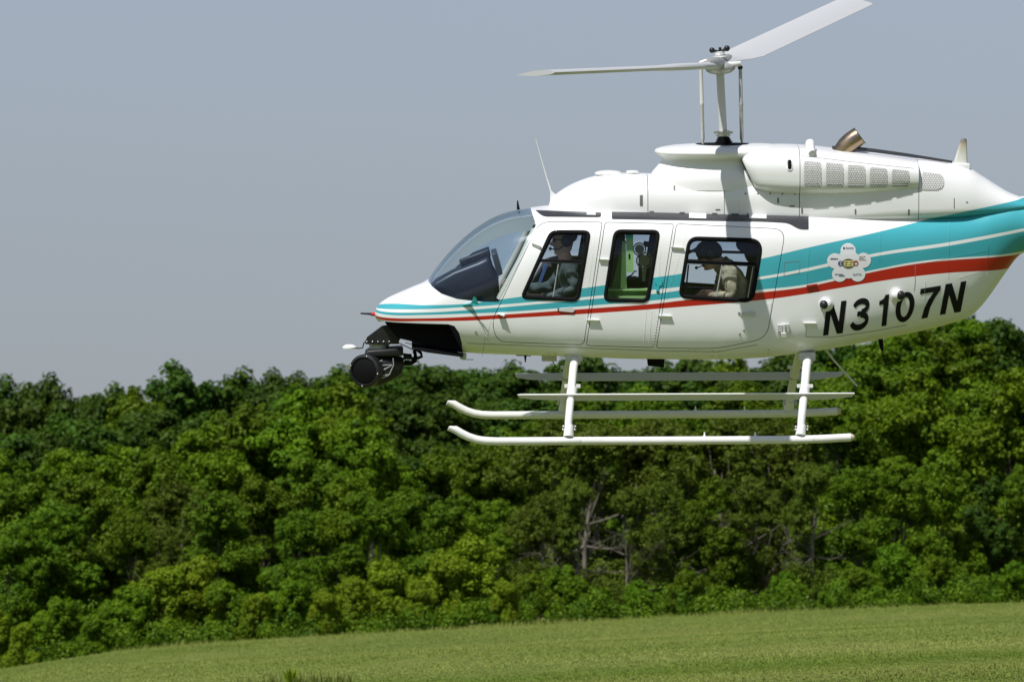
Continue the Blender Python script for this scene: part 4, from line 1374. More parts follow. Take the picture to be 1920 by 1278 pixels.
# camera operator, rear, bent forward over his controls
yo = -.35
J = {'hip': (P(1392,570,yo), (.16,.13)), 'waist': (P(1390,545,yo), (.165,.13)), 'chest': (P(1372,512,yo), (.19,.14)), 'collar': (P(1352,497,yo), (.13,.09)), 'neck': (P(1344,490,yo), .06), 'skull': (P(1338,482,yo), .055),
     'sh_l': (P(1368,512,yo-.18), .08), 'elb_l': (P(1372,556,yo-.22), .056), 'wr_l': (P(1344,553,yo-.19), .038), 'palm': (P(1328,549,yo-.17), (.036,.022)),
     'sh_r': (P(1360,512,yo+.18), .08), 'elb_r': (P(1345,552,yo+.2), .055), 'wr_r': (P(1315,555,yo+.12), .036), 'hand_r': (P(1302,556,yo+.10), .03),
     'th_l': (P(1372,578,yo-.10), .09), 'kn_l': (P(1292,574,yo-.12), .066), 'an_l': (P(1285,632,yo-.12), .046), 'toe_l': (P(1258,638,yo-.12), .04),
     'th_r': (P(1372,578,yo+.10), .09), 'kn_r': (P(1292,574,yo+.12), .066), 'an_r': (P(1285,632,yo+.12), .046), 'toe_r': (P(1258,638,yo+.12), .04)}
E = [('hip','waist'), ('waist','chest'), ('chest','collar'), ('collar','neck'), ('neck','skull'), ('chest','sh_l'), ('sh_l','elb_l'), ('elb_l','wr_l'), ('wr_l','palm'), ('chest','sh_r'), ('sh_r','elb_r'), ('elb_r','wr_r'), ('wr_r','hand_r'),
     ('hip','th_l'), ('th_l','kn_l'), ('kn_l','an_l'), ('an_l','toe_l'), ('hip','th_r'), ('th_r','kn_r'), ('kn_r','an_r'), ('an_r','toe_r')]
fingers(J, E, J['wr_l'][0], J['palm'][0], Vector((-.9, 0, .1)), Vector((0, -.5, .85)), Vector((-.2, 0, -.9)))
org2 = P(1392,582,yo)
hc2 = P(1328,477,yo)
oper = person('person in khaki jacket bent forward over controls at the rear window', J, E, 'hip', hc2, (-1, 0, -.45), (-.3, 0, 1), {'neck', 'skull', 'palm', 'hand_r', 'f0', 'f1', 'f2', 'f3', 'thumb'}, TANJ, origin=org2)
headset(hc2, (-1, 0, -.45), oper, org2, DARKM)
bm = bmesh.new()
add_ball(bm, hc2 + Vector((.005, 0, .028)), .112, 1.05, .82, .86, 18, 12)
add_prism(bm, [hc2 + Vector((-.10, -.07, .045)), hc2 + Vector((-.175, -.05, .0)), hc2 + Vector((-.175, .05, .0)), hc2 + Vector((-.10, .07, .045))], (0, 0, .012))
child('cap', bm, mat('dark_cap', (.02, .024, .03), .8), oper, org2)

# ------------------------------------------------------------------ gyro camera slung from the nose
gim = bpy.data.objects.new('gimbal_camera', None)
COL.objects.link(gim)
G0 = P(700, 722, 0)
gim.matrix_world = HM @ Matrix.Translation(G0)
tag(gim, 'black gyro-stabilised film camera slung beneath the helicopter nose', 'camera')
def gpart(name, bm, material, parent=gim, smooth=True, bv=0):
    bmesh.ops.translate(bm, verts=bm.verts, vec=-G0)
    o = obj(name, bm, material, parent, smooth)
    return bevel(o, bv) if bv else o
bm = bmesh.new()
add_prism(bm, [P(685,641,-.13), P(688,632,-.13), P(716,611,-.13), P(738,607,-.13), P(760,618,-.13), P(748,640,-.13), P(731,645,-.13), P(685,645,-.13)], (0, .02, 0))
add_prism(bm, [P(685,641,.11), P(688,632,.11), P(716,611,.11), P(738,607,.11), P(760,618,.11), P(748,640,.11), P(731,645,.11), P(685,645,.11)], (0, .02, 0))
add_prism(bm, [P(685,641,-.11), P(748,640,-.11), P(748,645,-.11), P(685,645,-.11)], (0, .22, 0))
gpart('mounting_bracket', bm, DARKM, smooth=False)
for k in range(5):
    bm = bmesh.new(); add_ball(bm, P(688+k*10.4, 640.5, -.133), .008, 1, 1, 1, 8, 6); gpart('bolt', bm, SILVER)
bm = bmesh.new()
add_lathe(bm, P(711,659,0), (0, 0, 1), [(0, .10), (.02, .10), (.025, .085), (.06, .085), (.065, .1), (.07, .1)], 24)
gpart('yaw_mount', bm, GREY)
bm = bmesh.new(); add_prism(bm, [P(722,645,-.06), P(728,645,-.06), P(728,660,-.06), P(722,660,-.06)], (0, .12, 0)); gpart('mount_strut', bm, DARKM, smooth=False)
bm = bmesh.new(); add_prism(bm, [P(684,662,-.15), P(690,657,-.15), P(754,652.5,-.15), P(756,656,-.15), P(756,667,-.15), P(700,669,-.15), P(684,667,-.15)], (0, .30, 0)); gpart('top_plate', bm, DARKM, bv=.012, smooth=False)
# drum with its lens ring, turned towards the left front
fdir = Vector((-.42, -.90, -.03)).normalized()
cdrum = P(684, 695, -.16)
bm = bmesh.new()
add_lathe(bm, cdrum, fdir, [(-.13, .11), (-.12, .13), (-.07, .142), (.0, .142), (.012, .14), (.018, .128), (.02, .118), (.004, .112), (.0, .0)], 36)
dm = gpart('camera_drum', bm, DARKM)
bm = bmesh.new(); add_lathe(bm, cdrum + fdir*.001, fdir, [(0, .118), (.006, .117), (.012, .10), (.02, .06), (.024, .01)], 32); gpart('lens', bm, mat('lens_black', (.004, .004, .005), .6, spec=.15), dm)
for a in (40, 130, 215, 300):
    u = fdir.orthogonal().normalized(); v = fdir.cross(u)
    bm = bmesh.new(); add_ball(bm, cdrum + fdir*.018 + (u*math.cos(R(a)) + v*math.sin(R(a)))*.13, .008, 1, 1, 1, 8, 6); gpart('bolt', bm, SILVER, dm)
bm = bmesh.new(); add_prism(bm, [P(650,685,-.12), P(657,682,-.12), P(657,692,-.12), P(650,691,-.12)], (0, .03, 0)); gpart('side_clip', bm, SILVER, dm, smooth=False)
# tapered rear housing with ribs
bm = bmesh.new()
sec = [(692,663,724,.15), (715,664,722,.15), (735,666,712,.13), (752,668,702,.10), (757,672,690,.07)]
rings = []
for x, t_, b_, w in sec:
    c_ = P(x, (t_+b_)/2, 0); hh = (b_-t_)/2/S
    rings.append([bm.verts.new(c_ + Vector((0, w*math.copysign(abs(math.cos(a))**.6, math.cos(a)), hh*math.copysign(abs(math.sin(a))**.6, math.sin(a))))) for a in [2*math.pi*k/24 for k in range(24)]])
for a, b in zip(rings, rings[1:]): bridge(bm, a, b)
bm.faces.new(rings[0]); bm.faces.new(rings[-1])
hs = gpart('camera_housing', bm, DARKM)
RIB = mat('rib_edge', (.5, .5, .52), .35, .5)
for a, b in (((699,683),(717,675)), ((700,685),(735,684)), ((702,703),(734,685)), ((702,705),(730,702)), ((700,715),(729,703)), ((730,702),(738,684)), ((738,684),(737,671))):
    ya = -.155 if a[0] < 720 else -.135; yb = -.155 if b[0] < 720 else -.135
    bm = bmesh.new(); add_tube(bm, [P(*a, ya), P(*b, yb)], .005, 6); gpart('rib', bm, RIB, hs)
bm = bmesh.new(); add_prism(bm, [P(703,714,-.08), P(719,706,-.08), P(716,722,-.08), P(708,722,-.08)], (0, .12, 0)); gpart('lower_fin', bm, DARKM, hs, smooth=False)
bm = bmesh.new()
add_tube(bm, [P(756,668,0), P(764,668,0), P(772,668,0)], [.03, .024, .022], 12)
gpart('cable_gland', bm, DARKM)
bm = bmesh.new()
for off, pts in ((0, [(768,669),(776,672),(779,664),(778,656),(784,652),(796,650),(812,650)]), (.03, [(757,682),(770,682),(779,677),(780,668),(776,659),(781,653)]), (-.03, [(771,674),(779,673),(791,668),(789,661),(782,656)]), (0, [(758,677),(768,679),(776,679)])):
    add_tube(bm, [P(x, y, off-.04) for x, y in pts], .013, 8)
gpart('cable_loom', bm, BLACK)
bm = bmesh.new(); add_tube(bm, [P(744,641,-.05), P(778,657,-.05)], .004, 6); add_tube(bm, [P(760,642,-.05), P(800,652,-.05)], .003, 6); gpart('stay_wire', bm, DARKM)
bm = bmesh.new(); add_lathe(bm, P(655.5,651.5,-.02), (0, 0, 1), [(-.012, .035), (-.006, .062), (.006, .062), (.02, .045), (.026, .03), (.028, .005)], 22); pk = gpart('position_puck', bm, WHITE)
bm = bmesh.new(); add_tube(bm, [P(662,651.5,-.02), P(672,653,-.02), P(680,652,-.02), P(682,643,-.02), P(686,640,-.05)], .005, 6); add_lathe(bm, P(655.5,654.5,-.02), (0, 0, 1), [(0, .02), (.008, .05)], 14); gpart('puck_arm', bm, BLACK, pk)

# ------------------------------------------------------------------ ground: one mown field rising to the right, running on under the wood
GX = [-1500, -400, -60, -30, -15.1, -10.7, -5.4, 0, 5.7, 10.1, 15.1, 30, 60, 400, 1500]
GZ = [-9, -8, -4.2, -2.0, -.83, -.19, .22, .53, .843, 1.03, 1.22, 1.7, 2.2, 4, 5]
def gz(x, y=250.0):
    return float(pch(GX, GZ, [x])[0])
def ground_mat():
    m = mat('mown_grass', (.1, .13, .03), .95, spec=.1)
    nt = m.node_tree; L = nt.links.new
    b = nt.nodes['Principled BSDF']
    tc = nt.nodes.new('ShaderNodeTexCoord')
    def nz(scale, stretch, detail=5):
        mp = nt.nodes.new('ShaderNodeMapping'); mp.inputs['Scale'].default_value = stretch
        n = nt.nodes.new('ShaderNodeTexNoise'); n.inputs['Scale'].default_value = scale; n.inputs['Detail'].default_value = detail
        L(tc.outputs['Object'], mp.inputs[0]); L(mp.outputs[0], n.inputs['Vector'])
        return n.outputs[0]
    def ramp(sock, stops):
        r = nt.nodes.new('ShaderNodeValToRGB')
        r.color_ramp.elements[0].position = stops[0][0]; r.color_ramp.elements[0].color = (*stops[0][1], 1)
        r.color_ramp.elements[1].position = stops[-1][0]; r.color_ramp.elements[1].color = (*stops[-1][1], 1)
        for p, c in stops[1:-1]:
            e = r.color_ramp.elements.new(p); e.color = (*c, 1)
        L(sock, r.inputs[0]); return r.outputs[0]
    big = ramp(nz(.12, (1, .35, 1), 6), [(.32, (.095, .130, .024)), (.5, (.13, .160, .034)), (.68, (.16, .172, .046))])
    fine = ramp(nz(2.2, (1, .3, 1), 6), [(.3, (.55, .6, .5)), (.7, (1.25, 1.2, 1.2))])
    mx = nt.nodes.new('ShaderNodeMix'); mx.data_type = 'RGBA'; mx.blend_type = 'MULTIPLY'; mx.inputs[0].default_value = .8
    L(big, mx.inputs[6]); L(fine, mx.inputs[7]); L(mx.outputs[2], b.inputs['Base Color'])
    bp = nt.nodes.new('ShaderNodeBump'); bp.inputs['Strength'].default_value = .7; bp.inputs['Distance'].default_value = .05
    L(nz(9, (1, .5, 1), 6), bp.inputs['Height']); L(bp.outputs[0], b.inputs['Normal'])
    return m
gx_ = sorted(set(GX + list(np.linspace(-60, 60, 61)) + list(np.linspace(-400, 400, 41))))
gy_ = [-400, -100, 0, 40] + list(np.linspace(66, 98, 17)) + list(np.linspace(100, 260, 81)) + [280, 300] + [350, 450, 700, 1200, 2500]
gv = []; gf = []
for j, y in enumerate(gy_):
    for i, x in enumerate(gx_):
        und = .10*math.sin(y*.09 + x*.05)*math.exp(-((y-190)/90)**2) + .02*math.sin(x*.3+y*.1)
        gv.append((x, y, gz(x) + und))
nx_ = len(gx_)
for j in range(len(gy_)-1):
    for i in range(nx_-1):
        gf.append((j*nx_+i, j*nx_+i+1, (j+1)*nx_+i+1, (j+1)*nx_+i))
gm = mesh('field', gv, gf, True)
tag(link('field', gm, ground_mat()), kind='structure')
GB = BVHTree.FromPolygons([Vector(v) for v in gv], gf)
def ground_z(x, y):
    h = GB.ray_cast(Vector((x, y, 50)), Vector((0, 0, -1)))
    return h[0].z if h[0] else gz(x)

# ------------------------------------------------------------------ grass blades over the part of the field in view
def foliage_mat(name, lo, hi, trans=.3, rough=.55, scale=.35):
    m = bpy.data.materials.new(name); m.use_nodes = True
    nt = m.node_tree; L = nt.links.new
    b = nt.nodes['Principled BSDF']; out = nt.nodes['Material Output']
    at = nt.nodes.new('ShaderNodeAttribute'); at.attribute_name = 'leaf'
    oi = nt.nodes.new('ShaderNodeObjectInfo')
    rp = nt.nodes.new('ShaderNodeValToRGB')
    rp.color_ramp.elements[0].color = (*lo, 1); rp.color_ramp.elements[1].color = (*hi, 1)
    L(at.outputs['Fac'], rp.inputs[0])
    hs = nt.nodes.new('ShaderNodeHueSaturation')
    mr = nt.nodes.new('ShaderNodeMapRange'); mr.inputs[3].default_value = .495; mr.inputs[4].default_value = .518
    mv = nt.nodes.new('ShaderNodeMapRange'); mv.inputs[3].default_value = .85; mv.inputs[4].default_value = 1.15
    L(oi.outputs['Random'], mr.inputs[0]); L(mr.outputs[0], hs.inputs['Hue'])
    L(oi.outputs['Random'], mv.inputs[0]); L(mv.outputs[0], hs.inputs['Value'])
    L(rp.outputs[0], hs.inputs['Color']); L(hs.outputs[0], b.inputs['Base Color'])
    b.inputs['Roughness'].default_value = rough
    b.inputs['Specular IOR Level'].default_value = .12
    tr = nt.nodes.new('ShaderNodeBsdfTranslucent')
    br = nt.nodes.new('ShaderNodeMix'); br.data_type = 'RGBA'; br.blend_type = 'MULTIPLY'; br.inputs[0].default_value = 1
    br.inputs[7].default_value = (1.25, 1.3, .55, 1)
    L(hs.outputs[0], br.inputs[6]); L(br.outputs[2], tr.inputs[0])
    mx = nt.nodes.new('ShaderNodeMixShader'); mx.inputs[0].default_value = trans
    L(b.outputs[0], mx.inputs[1]); L(tr.outputs[0], mx.inputs[2]); L(mx.outputs[0], out.inputs[0])
    return m

def raw_mesh(name, co, faces_n, attr=None):
    """co (N*k,3): N polygons of k corners"""
    k = faces_n
    n = len(co)//k
    me = bpy.data.meshes.new(name)
    me.vertices.add(len(co)); me.vertices.foreach_set('co', co.astype(np.float32).ravel())
    me.loops.add(len(co)); me.loops.foreach_set('vertex_index', np.arange(len(co), dtype=np.int32))
    me.polygons.add(n); me.polygons.foreach_set('loop_start', np.arange(0, len(co), k, dtype=np.int32))
    if attr is not None:
        a = me.attributes.new('leaf', 'FLOAT', 'FACE'); a.data.foreach_set('value', attr.astype(np.float32))
    me.update(calc_edges=True)
    return me

def grass(n, y0, y1, h0, h1, name, material, spread=1.0, lean=.35, xr=None):
    u = rng.random(n); y = y0 + (y1-y0)*u
    half = y*.0606*spread + 1.0
    x = (rng.random(n)*2-1)*half if xr is None else xr[0] + (xr[1]-xr[0])*rng.random(n)
    z = np.array(pch(GX, GZ, x)) + .10*np.sin(y*.09 + x*.05)*np.exp(-((y-190)/90)**2) + .02*np.sin(x*.3+y*.1) - .004
    rng_state = np.random.default_rng(5); patch = .5 + .5*np.sin(x*.9 + 1.3*np.sin(y*.11))*np.sin(y*.23 + x*.21)
    h = (h0 + (h1-h0)*rng.random(n)**2)*(.6 + .8*patch)
    B = 3
    co = np.zeros((n, B, 3, 3))
    for b in range(B):
        a = rng.random(n)*2*np.pi
        w = .012 + .012*rng.random(n)
        dx, dy = np.cos(a), np.sin(a)
        ox, oy = x + rng.normal(0, .05, n), y + rng.normal(0, .05, n)
        co[:, b, 0] = np.stack([ox - dy*w, oy + dx*w, z], 1)
        co[:, b, 1] = np.stack([ox + dy*w, oy - dx*w, z], 1)
        l = lean*h*rng.random(n)
        hb = h*(.6 + .5*rng.random(n))
        co[:, b, 2] = np.stack([ox + dx*l, oy + dy*l, z + hb], 1)
    k = rng_state.random((9, 4))
    band = sum(np.sin(x*(.05+.25*a) + y*(.04+.22*b) + 6.28*c)*(.4+.6*d_) for a, b, c, d_ in k)/3.2
    att = np.clip(.5 + .42*band + .28*(rng.random(n)-.5), 0, 1).repeat(B)
    me = raw_mesh(name, co.reshape(-1, 3), 3, att)
    return tag(link(name, me, material), kind='stuff')
GRASS = foliage_mat('grass_blades', (.165, .220, .038), (.300, .322, .092), .25, .7)
grass(150000, 115, 253, .012, .036, 'grass', GRASS)
grass(90000, 72, 118, .010, .030, 'grass', GRASS)
grass(5000, 247, 254, .05, .20, 'tall_edge_grass', GRASS, lean=.5)
WEED = foliage_mat('dry_weed_stalks', (.12, .15, .03), (.22, .20, .07), .2, .8)

def weeds(n, x0, x1, y0, y1, h0, h1, name, material):
    return grass(n, y0, y1, h0, h1, name, material, lean=.5, xr=(x0, x1))
weeds(220, -4.4, -2.4, 122, 130, .08, .26, 'dry_weeds', WEED)
weeds(500, 2.2, 6.5, 84, 104, .02, .06, 'dry_weeds', WEED)

# ------------------------------------------------------------------ trees
BARK = noisy(mat('bark', (.07, .055, .042), .9), 6, (.035, .028, .022), (.095, .08, .062), bump=.6, stretch=(1, 1, .25))
DEADB = noisy(mat('bleached_bark', (.26, .23, .19), .9), 6, (.08, .07, .055), (.18, .155, .125), bump=.5, stretch=(1, 1, .3))
LEAF = {
 'mid':   foliage_mat('leaves_mid_green', (.036, .082, .004), (.135, .208, .010)),
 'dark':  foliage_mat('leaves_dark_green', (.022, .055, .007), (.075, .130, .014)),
 'lime':  foliage_mat('leaves_yellow_green', (.082, .128, .004), (.225, .290, .014)),
 'olive': foliage_mat('leaves_olive', (.052, .076, .007), (.128, .168, .018)),
 'fresh': foliage_mat('leaves_fresh_green', (.046, .100, .004), (.158, .245, .010)),
}
def limb(bm, a, b, ra, rb, bend, n=5, sides=6):
    a = np.array(a); b = np.array(b)
    off = rng.normal(0, bend, 3)
    pts = [a + (b-a)*t + off*math.sin(math.pi*t) for t in np.linspace(0, 1, n)]
    add_tube(bm, pts, [ra + (rb-ra)*t for t in np.linspace(0, 1, n)], sides)
    return pts
def crown(H, Rad, nclump, per, leaf, kind, base=.12, sparse=0.0, flat=1.0, top=1.0):
    """leaf clumps spread through an uneven envelope; returns leaf mesh and the clump centres"""
    cs, rs = [], []
    # a few big boughs give the outline its lobes
    nb = max(7, int(9*Rad/2))
    boughs = []
    for i in range(nb):
        a = rng.random()*2*math.pi; t = base + (1-base)*rng.random()**.85
        env = math.sin(math.pi*min(max((t-base)/(1-base)*.86+.12, 0), 1))**.7 if base > .08 else 1 - .75*t**2.6
        r_ = Rad*env*(.35+.4*rng.random())
        boughs.append((math.cos(a)*r_, math.sin(a)*r_, H*t*.93, Rad*(.34+.26*rng.random())*(.75+.25*env)))
    boughs.append((rng.normal(0, .1*Rad), rng.normal(0, .1*Rad), H*(1-.32*Rad/H)*top, Rad*.42))
    while len(cs) < nclump:
        bx, by, bz, br = boughs[rng.integers(len(boughs))]
        d = rng.normal(size=3); d /= np.linalg.norm(d); d[2] = d[2]*.85 + .12
        sq = .75 + .5*np.array([math.sin(bx*37), math.sin(by*53), math.sin(bz*41)])*.6
        c = np.array([bx, by, bz]) + d*br*sq*(.55+.6*rng.random())
        if c[2] < H*base*.4 + .15: continue
        cs.append(c + rng.normal(0, .14, 3)*br); rs.append(br*(.10+.24*rng.random()**1.8) + .08)
    cs = np.array(cs); rs = np.array(rs)
    n = nclump*per
    ci = np.repeat(np.arange(nclump), per)
    d = rng.normal(size=(n, 3)); d /= np.linalg.norm(d, axis=1)[:, None]
    d[:, 2] *= .78*flat
    d[:, 2] += .10
    pos = cs[ci] + d*(rs[ci]*(.35+.85*rng.random(n)**.8))[:, None]
    nrm = d*1.25 + rng.normal(0, .34, (n, 3)); nrm[:, 2] += .42
    nrm /= np.linalg.norm(nrm, axis=1)[:, None]
    t1 = np.cross(nrm, rng.normal(size=(n, 3))); t1 /= np.linalg.norm(t1, axis=1)[:, None]
    t2 = np.cross(nrm, t1)
    L_ = leaf*(.6+.8*rng.random(n))[:, None]; W = L_*.62
    droop = nrm*L_*.22
    co = np.stack([pos - t1*L_*.5 - droop*.6, pos + t2*W*.5 + droop*.3, pos + t1*L_*.5 - droop*.6, pos - t2*W*.5 + droop*.3], 1).reshape(-1, 3)
    ch = rng.random(nclump)
    att = np.clip(.15 + .55*ch[ci] + .3*rng.random(n), 0, 1)
    return raw_mesh('crown', co, 4, att), cs, rs
PROTO = {}
def make_proto(key, H, Rad, nclump, per, leaf, kind, base, branchy=0, bark=None, trunk_r=None):
    cm, cs, rs = crown(H, Rad, nclump, per, leaf, kind, base)
    bm = bmesh.new()
    tr = trunk_r or H*.013
    topz = H*.72
    lean = rng.normal(0, .03*H, 2)
    tp = limb(bm, (0, 0, -.4), (lean[0], lean[1], topz), tr, tr*.3, .02*H, 8, 8)
    order = np.argsort(-rs)[:26 + branchy]
    for i in order:
        c = cs[i]
        t = np.clip((c[2]/topz)*.62, .12, .95)
        a = tp[int(t*(len(tp)-1))]
        limb(bm, a, c, tr*.34*(1-t*.5), tr*.06, .05*np.linalg.norm(c-a), 5, 5)
    for j in range(branchy):
        t = .2+.6*rng.random(); a = tp[int(t*(len(tp)-1))]
        ang = rng.random()*2*math.pi; r_ = Rad*(.6+.5*rng.random())
        e = np.array([math.cos(ang)*r_, math.sin(ang)*r_, a[2] + H*(.02+.22*rng.random())])
        pp = limb(bm, a, e, tr*.35, tr*.06, .3, 6, 5)
        for q in range(3):
            k = pp[2+q]; limb(bm, k, k + rng.normal(0, .5, 3) + np.array([math.cos(ang), math.sin(ang), .1])*.5, tr*.1, tr*.03, .1, 4, 4)
    tm = bpy.data.meshes.new('trunk')
    bmesh.ops.recalc_face_normals(bm, faces=bm.faces); bm.to_mesh(tm); bm.free(); tm.shade_smooth()
    tm.materials.append(bark or BARK); cm.materials.append(LEAF[kind])
    zz = np.empty(len(cm.vertices)*3, np.float32); cm.vertices.foreach_get('co', zz)
    PROTO.setdefault(key, []).append((tm, cm, float(np.percentile(zz[2::3], 99.4))))
for _ in range(3): make_proto('mid', 8, 2.7, 640, 85, .15, 'mid', .05)
for _ in range(2): make_proto('fresh', 8, 2.7, 640, 85, .15, 'fresh', .05)
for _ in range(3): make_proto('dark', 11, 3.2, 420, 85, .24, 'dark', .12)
for _ in range(2): make_proto('olive', 8, 2.5, 400, 65, .135, 'olive', .10, branchy=14, bark=DEADB, trunk_r=.13)
for _ in range(3): make_proto('lime', 3, 1.7, 340, 90, .115, 'lime', .04)
for _ in range(2): make_proto('shrub', 3, 1.7, 340, 90, .115, 'fresh', .04)

def tree(px, top, dist, key, label, group, name='tree', width=1.0, cat='tree'):
    """a tree standing dist metres away whose top the photograph shows at (px, top)"""
    x = (px-960)/FPX*dist
    zt = EYE + (1085-top-(9 if dist > 330 else 4))/FPX*dist
    zb = ground_z(x, dist) - .05
    tm, cm, H = PROTO[key][rng.integers(len(PROTO[key]))]
    s = max(zt-zb, .6)/H
    e = bpy.data.objects.new(name, None); COL.objects.link(e)
    e.location = (x, dist, zb)
    e.rotation_euler = (0, 0, rng.random()*2*math.pi)
    e.scale = (s*width, s*width, s)
    tag(e, label, cat, group)
    for nm, m_ in (('trunk', tm), ('crown', cm)):
        o = bpy.data.objects.new(nm, m_); COL.objects.link(o); o.parent = e
    return e
LOOK = {'mid': 'full mid green tree', 'fresh': 'bright fresh green tree', 'dark': 'dark green tall tree', 'olive': 'thin olive tree with bare branches', 'lime': 'yellow green sunlit bush', 'shrub': 'leafy green young bush'}

# rows: (px, top, distance, kind, width)
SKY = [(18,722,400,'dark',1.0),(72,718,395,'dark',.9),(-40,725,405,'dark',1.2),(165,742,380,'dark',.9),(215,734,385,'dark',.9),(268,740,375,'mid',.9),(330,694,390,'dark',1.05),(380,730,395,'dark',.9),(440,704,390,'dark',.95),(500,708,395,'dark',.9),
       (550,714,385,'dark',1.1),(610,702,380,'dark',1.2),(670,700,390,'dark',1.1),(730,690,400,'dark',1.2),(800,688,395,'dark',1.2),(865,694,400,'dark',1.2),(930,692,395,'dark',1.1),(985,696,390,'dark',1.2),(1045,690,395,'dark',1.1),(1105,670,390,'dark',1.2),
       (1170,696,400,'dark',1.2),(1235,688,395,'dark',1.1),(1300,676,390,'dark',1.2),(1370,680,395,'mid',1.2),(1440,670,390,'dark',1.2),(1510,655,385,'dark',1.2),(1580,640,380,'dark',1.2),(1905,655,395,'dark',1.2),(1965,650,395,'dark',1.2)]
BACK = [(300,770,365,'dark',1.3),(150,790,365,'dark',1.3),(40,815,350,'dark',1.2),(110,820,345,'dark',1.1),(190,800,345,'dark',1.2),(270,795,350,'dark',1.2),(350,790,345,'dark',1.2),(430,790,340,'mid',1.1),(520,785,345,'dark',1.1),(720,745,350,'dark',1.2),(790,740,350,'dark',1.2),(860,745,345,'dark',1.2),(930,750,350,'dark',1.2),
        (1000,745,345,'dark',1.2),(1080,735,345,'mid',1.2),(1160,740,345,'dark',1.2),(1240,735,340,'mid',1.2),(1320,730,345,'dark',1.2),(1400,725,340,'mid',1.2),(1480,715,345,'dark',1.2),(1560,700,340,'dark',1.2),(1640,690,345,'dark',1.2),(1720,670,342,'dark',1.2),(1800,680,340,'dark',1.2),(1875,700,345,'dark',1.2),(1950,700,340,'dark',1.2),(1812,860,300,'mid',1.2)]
MID = [(-30,850,300,'mid',1.1),(50,885,295,'mid',1.1),(130,850,300,'fresh',1.1),(215,845,300,'fresh',1.2),(300,850,292,'mid',1.0),(385,808,300,'fresh',1.1),(470,775,305,'mid',1.1),(545,742,305,'fresh',1.1),(625,728,305,'fresh',1.1),(690,790,298,'fresh',1.0),
       (320,905,282,'olive',1.1),(590,860,290,'mid',1.1),(760,862,300,'dark',1.1),(840,850,300,'mid',1.1),(915,845,298,'mid',1.0),(980,800,300,'mid',1.0),(1040,785,292,'olive',1.2),(1110,800,288,'olive',1.2),(1190,790,290,'olive',1.2),(1270,790,290,'olive',1.2),(1350,785,288,'olive',1.2),
       (1430,790,292,'olive',1.1),(1500,770,300,'mid',1.1),(1570,720,305,'mid',1.1),(1650,640,310,'mid',1.1),(1715,612,315,'mid',1.1),(1790,604,318,'mid',1.1),(1855,608,318,'dark',1.0),(1700,700,285,'fresh',1.1),(1780,740,290,'fresh',1.0),(1850,720,285,'fresh',1.1),(1920,700,280,'fresh',1.1),(1990,690,285,'mid',1.1)]
LOWER = [(20,985,272,'mid',1.1),(95,950,274,'mid',1.1),(170,900,276,'mid',1.1),(245,960,270,'mid',1.0),(330,985,270,'olive',1.1),(410,930,272,'mid',1.1),(490,900,275,'mid',1.1),(560,960,270,'mid',1.0),(640,900,274,'fresh',1.0),(700,930,272,'mid',1.1),(770,920,274,'mid',1.1),(850,935,272,'mid',1.1),(930,940,270,'fresh',1.0),
         (1010,930,268,'olive',1.1),(1090,900,268,'olive',1.0),(1170,915,266,'olive',1.1),(1250,905,268,'olive',1.0),(1335,900,268,'mid',1.0),(1420,895,270,'olive',1.1),(1530,870,265,'olive',1.0),(1610,880,266,'mid',1.1),(1690,860,268,'fresh',1.0),(1760,850,270,'fresh',1.0),(1860,900,272,'dark',1.0),(1930,880,270,'mid',1.0)]
EDGE = [(-10,1140,253,'lime',1.0),(45,1165,251,'lime',.9),(110,1120,254,'shrub',1.0),(180,1150,252,'shrub',1.0),(240,1100,255,'shrub',1.1),(305,1065,256,'lime',1.0),(365,1048,257,'lime',1.0),(425,1090,254,'shrub',1.0),(485,1110,253,'lime',1.0),(545,1085,254,'shrub',1.1),
        (605,1105,252,'lime',.9),(660,1080,254,'lime',1.0),(720,1050,255,'lime',1.0),(780,1090,253,'lime',.9),(835,1035,256,'lime',1.0),(895,1008,257,'lime',1.1),(945,1085,252,'lime',.8),(1000,1075,255,'shrub',1.0),(1060,1060,256,'shrub',1.0),(1130,1100,253,'shrub',1.0),(1195,1085,254,'shrub',1.0),
        (1290,1066,253,'shrub',.9),(1255,1120,251,'shrub',.9),(1400,1110,254,'shrub',1.0),(1475,1070,256,'shrub',1.0),(1545,1105,252,'shrub',.9),(1610,1060,255,'shrub',1.0),(1680,1020,257,'shrub',1.0),(1750,1040,256,'shrub',1.0),(1905,1050,252,'shrub',1.0),(1345,1095,258,'shrub',1.2),(1440,1100,258,'shrub',1.2),(1580,1085,259,'shrub',1.2),(1650,1095,254,'shrub',1.1),(1715,1090,253,'shrub',1.1),(1800,1060,262,'shrub',1.3),(1850,1075,258,'shrub',1.2),(1960,1080,256,'shrub',1.2),(1215,1110,258,'shrub',1.2),(1090,1090,259,'shrub',1.2)]

PLACE = [(20, 'at the left end of the wood'), (110, 'below the notch in the far left skyline'), (190, 'just right of the skyline notch'), (265, 'left of the skyline\'s tall peak'), (335, 'below the tall skyline peak'), (410, 'right of the tall skyline peak'),
         (485, 'between skyline peak and nose camera'), (560, 'left of the nose camera'), (625, 'close left of the nose camera'), (685, 'straight below the nose camera'), (750, 'straight below the nose tip'), (815, 'left of the skid toes'), (870, 'below the upturned skid toes'),
         (935, 'right of the skid toes'), (1000, 'left of the front skid leg'), (1065, 'straight below the front skid leg'), (1130, 'right of the front skid leg'), (1200, 'below the middle door'), (1265, 'below the middle and rear door gap'), (1335, 'below the rear door window'),
         (1410, 'below the rear door handle'), (1480, 'left of the rear skid leg'), (1530, 'straight below the rear skid leg'), (1585, 'below the rear skid tips'), (1650, 'right of the skid tips'), (1715, 'below the middle registration digits'), (1785, 'below the last registration letter'),
         (1855, 'below the root of the tail boom'), (1930, 'at the right end of the wood')]
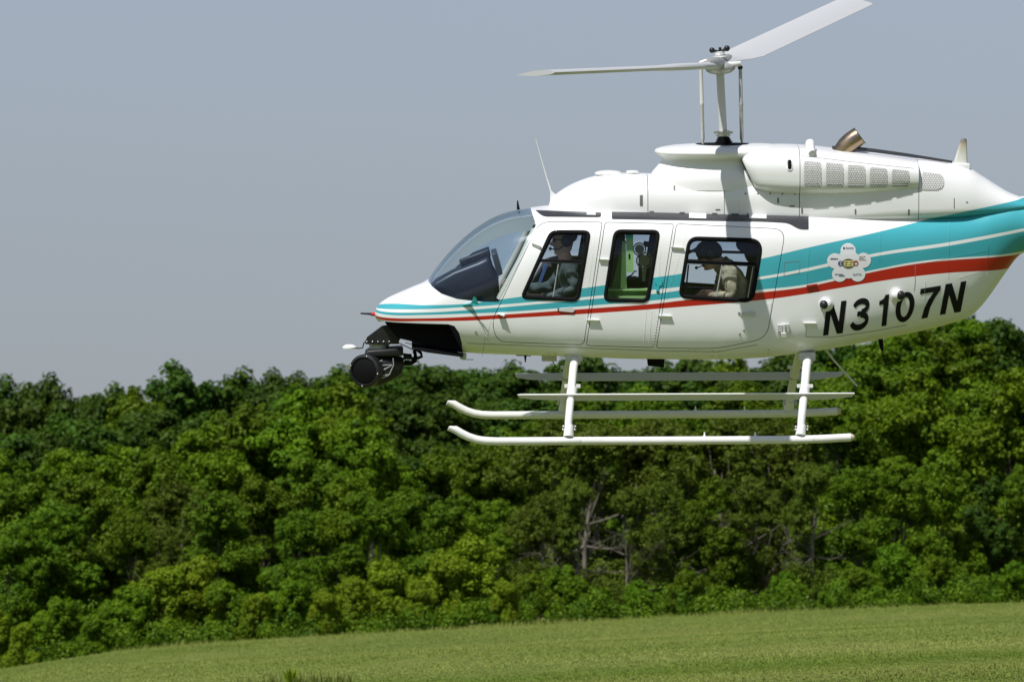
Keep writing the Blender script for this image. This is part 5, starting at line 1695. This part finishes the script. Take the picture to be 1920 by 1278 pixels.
def place(px):
    return min(PLACE, key=lambda q: abs(q[0]-px))[1]
used = set()
def label_for(kind, row, px):
    t = '%s %s %s' % (LOOK[kind], row, place(px))
    k = 0
    while t in used:
        k += 1
        t = '%s %s %s %s' % (('smaller', 'lower', 'narrower')[k-1], LOOK[kind], row, place(px))
    used.add(t)
    return t
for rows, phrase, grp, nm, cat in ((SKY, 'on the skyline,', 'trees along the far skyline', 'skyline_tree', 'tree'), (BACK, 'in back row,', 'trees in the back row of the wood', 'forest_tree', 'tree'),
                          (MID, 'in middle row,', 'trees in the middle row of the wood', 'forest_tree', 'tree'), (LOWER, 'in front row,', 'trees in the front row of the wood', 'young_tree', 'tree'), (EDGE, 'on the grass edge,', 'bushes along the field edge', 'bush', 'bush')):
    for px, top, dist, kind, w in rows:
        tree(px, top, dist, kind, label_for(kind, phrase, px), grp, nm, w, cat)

# the wood goes on beyond both sides of the photograph
for px0, side in ((-640, 'left'), (2020, 'right')):
    for i in range(8):
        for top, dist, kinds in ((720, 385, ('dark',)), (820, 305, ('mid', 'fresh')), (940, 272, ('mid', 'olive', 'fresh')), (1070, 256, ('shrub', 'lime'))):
            px = px0 + i*74 + rng.uniform(-15, 15)
            off = (1245-1172 if side == 'left' else -40) if dist < 300 else 0
            tree(px, top + off + rng.uniform(-25, 25), dist, kinds[rng.integers(len(kinds))], '%s where the wood continues past the %s side' % ({385: 'tall back row tree', 305: 'middle row tree', 272: 'front row tree', 256: 'low edge bush'}[dist], side), 'trees past the %s side' % side, 'forest_tree', 1.25)

# low undergrowth closing the wood's edge
n = 420; per = 110
x = rng.uniform(-18, 18, n); y = 251.5 + 8*rng.random(n)**1.6
zc = np.array([ground_z(a, b) for a, b in zip(x, y)]) + .05 + .75*rng.random(n)*(.4 + .6*np.sin(x*1.7)**2)
ci = np.repeat(np.arange(n), per)
d = rng.normal(size=(n*per, 3)); d /= np.linalg.norm(d, axis=1)[:, None]
pos = np.stack([x, y, zc], 1)[ci] + d*(.22+.3*rng.random(n))[ci][:, None]*(.5+.5*rng.random(n*per))[:, None]
nrm = d*1.2 + rng.normal(0, .4, (n*per, 3)); nrm[:, 2] += .4; nrm /= np.linalg.norm(nrm, axis=1)[:, None]
t1 = np.cross(nrm, rng.normal(size=nrm.shape)); t1 /= np.linalg.norm(t1, axis=1)[:, None]; t2 = np.cross(nrm, t1)
L_ = .11*(.6+.8*rng.random(n*per))[:, None]
co = np.stack([pos - t1*L_*.5, pos + t2*L_*.3, pos + t1*L_*.5, pos - t2*L_*.3], 1).reshape(-1, 3)
tag(link('undergrowth', raw_mesh('undergrowth', co, 4, np.clip(rng.random(n)[ci]*.7 + .3*rng.random(n*per), 0, 1)), LEAF['mid']), kind='stuff')
# one green weed standing in the mown field
wx, wd = (545-960)/FPX*127, 127
wm = raw_mesh('foliage', np.concatenate([np.array([[a*.0, 0, 0], [math.cos(t)*r_*.5 - .02, math.sin(t)*r_*.5, h_*.6], [math.cos(t)*r_, math.sin(t)*r_, h_], [math.cos(t)*r_*.5 + .02, math.sin(t)*r_*.5, h_*.6]]) for a, t, r_, h_ in zip(range(60), rng.random(60)*6.28, rng.random(60)*.14, .08 + .24*rng.random(60))]), 4, rng.random(60))
tag(link('weed', wm, LEAF['lime']), 'small green weed tuft standing alone in the mown field', 'weed').location = (wx, wd, ground_z(wx, wd))
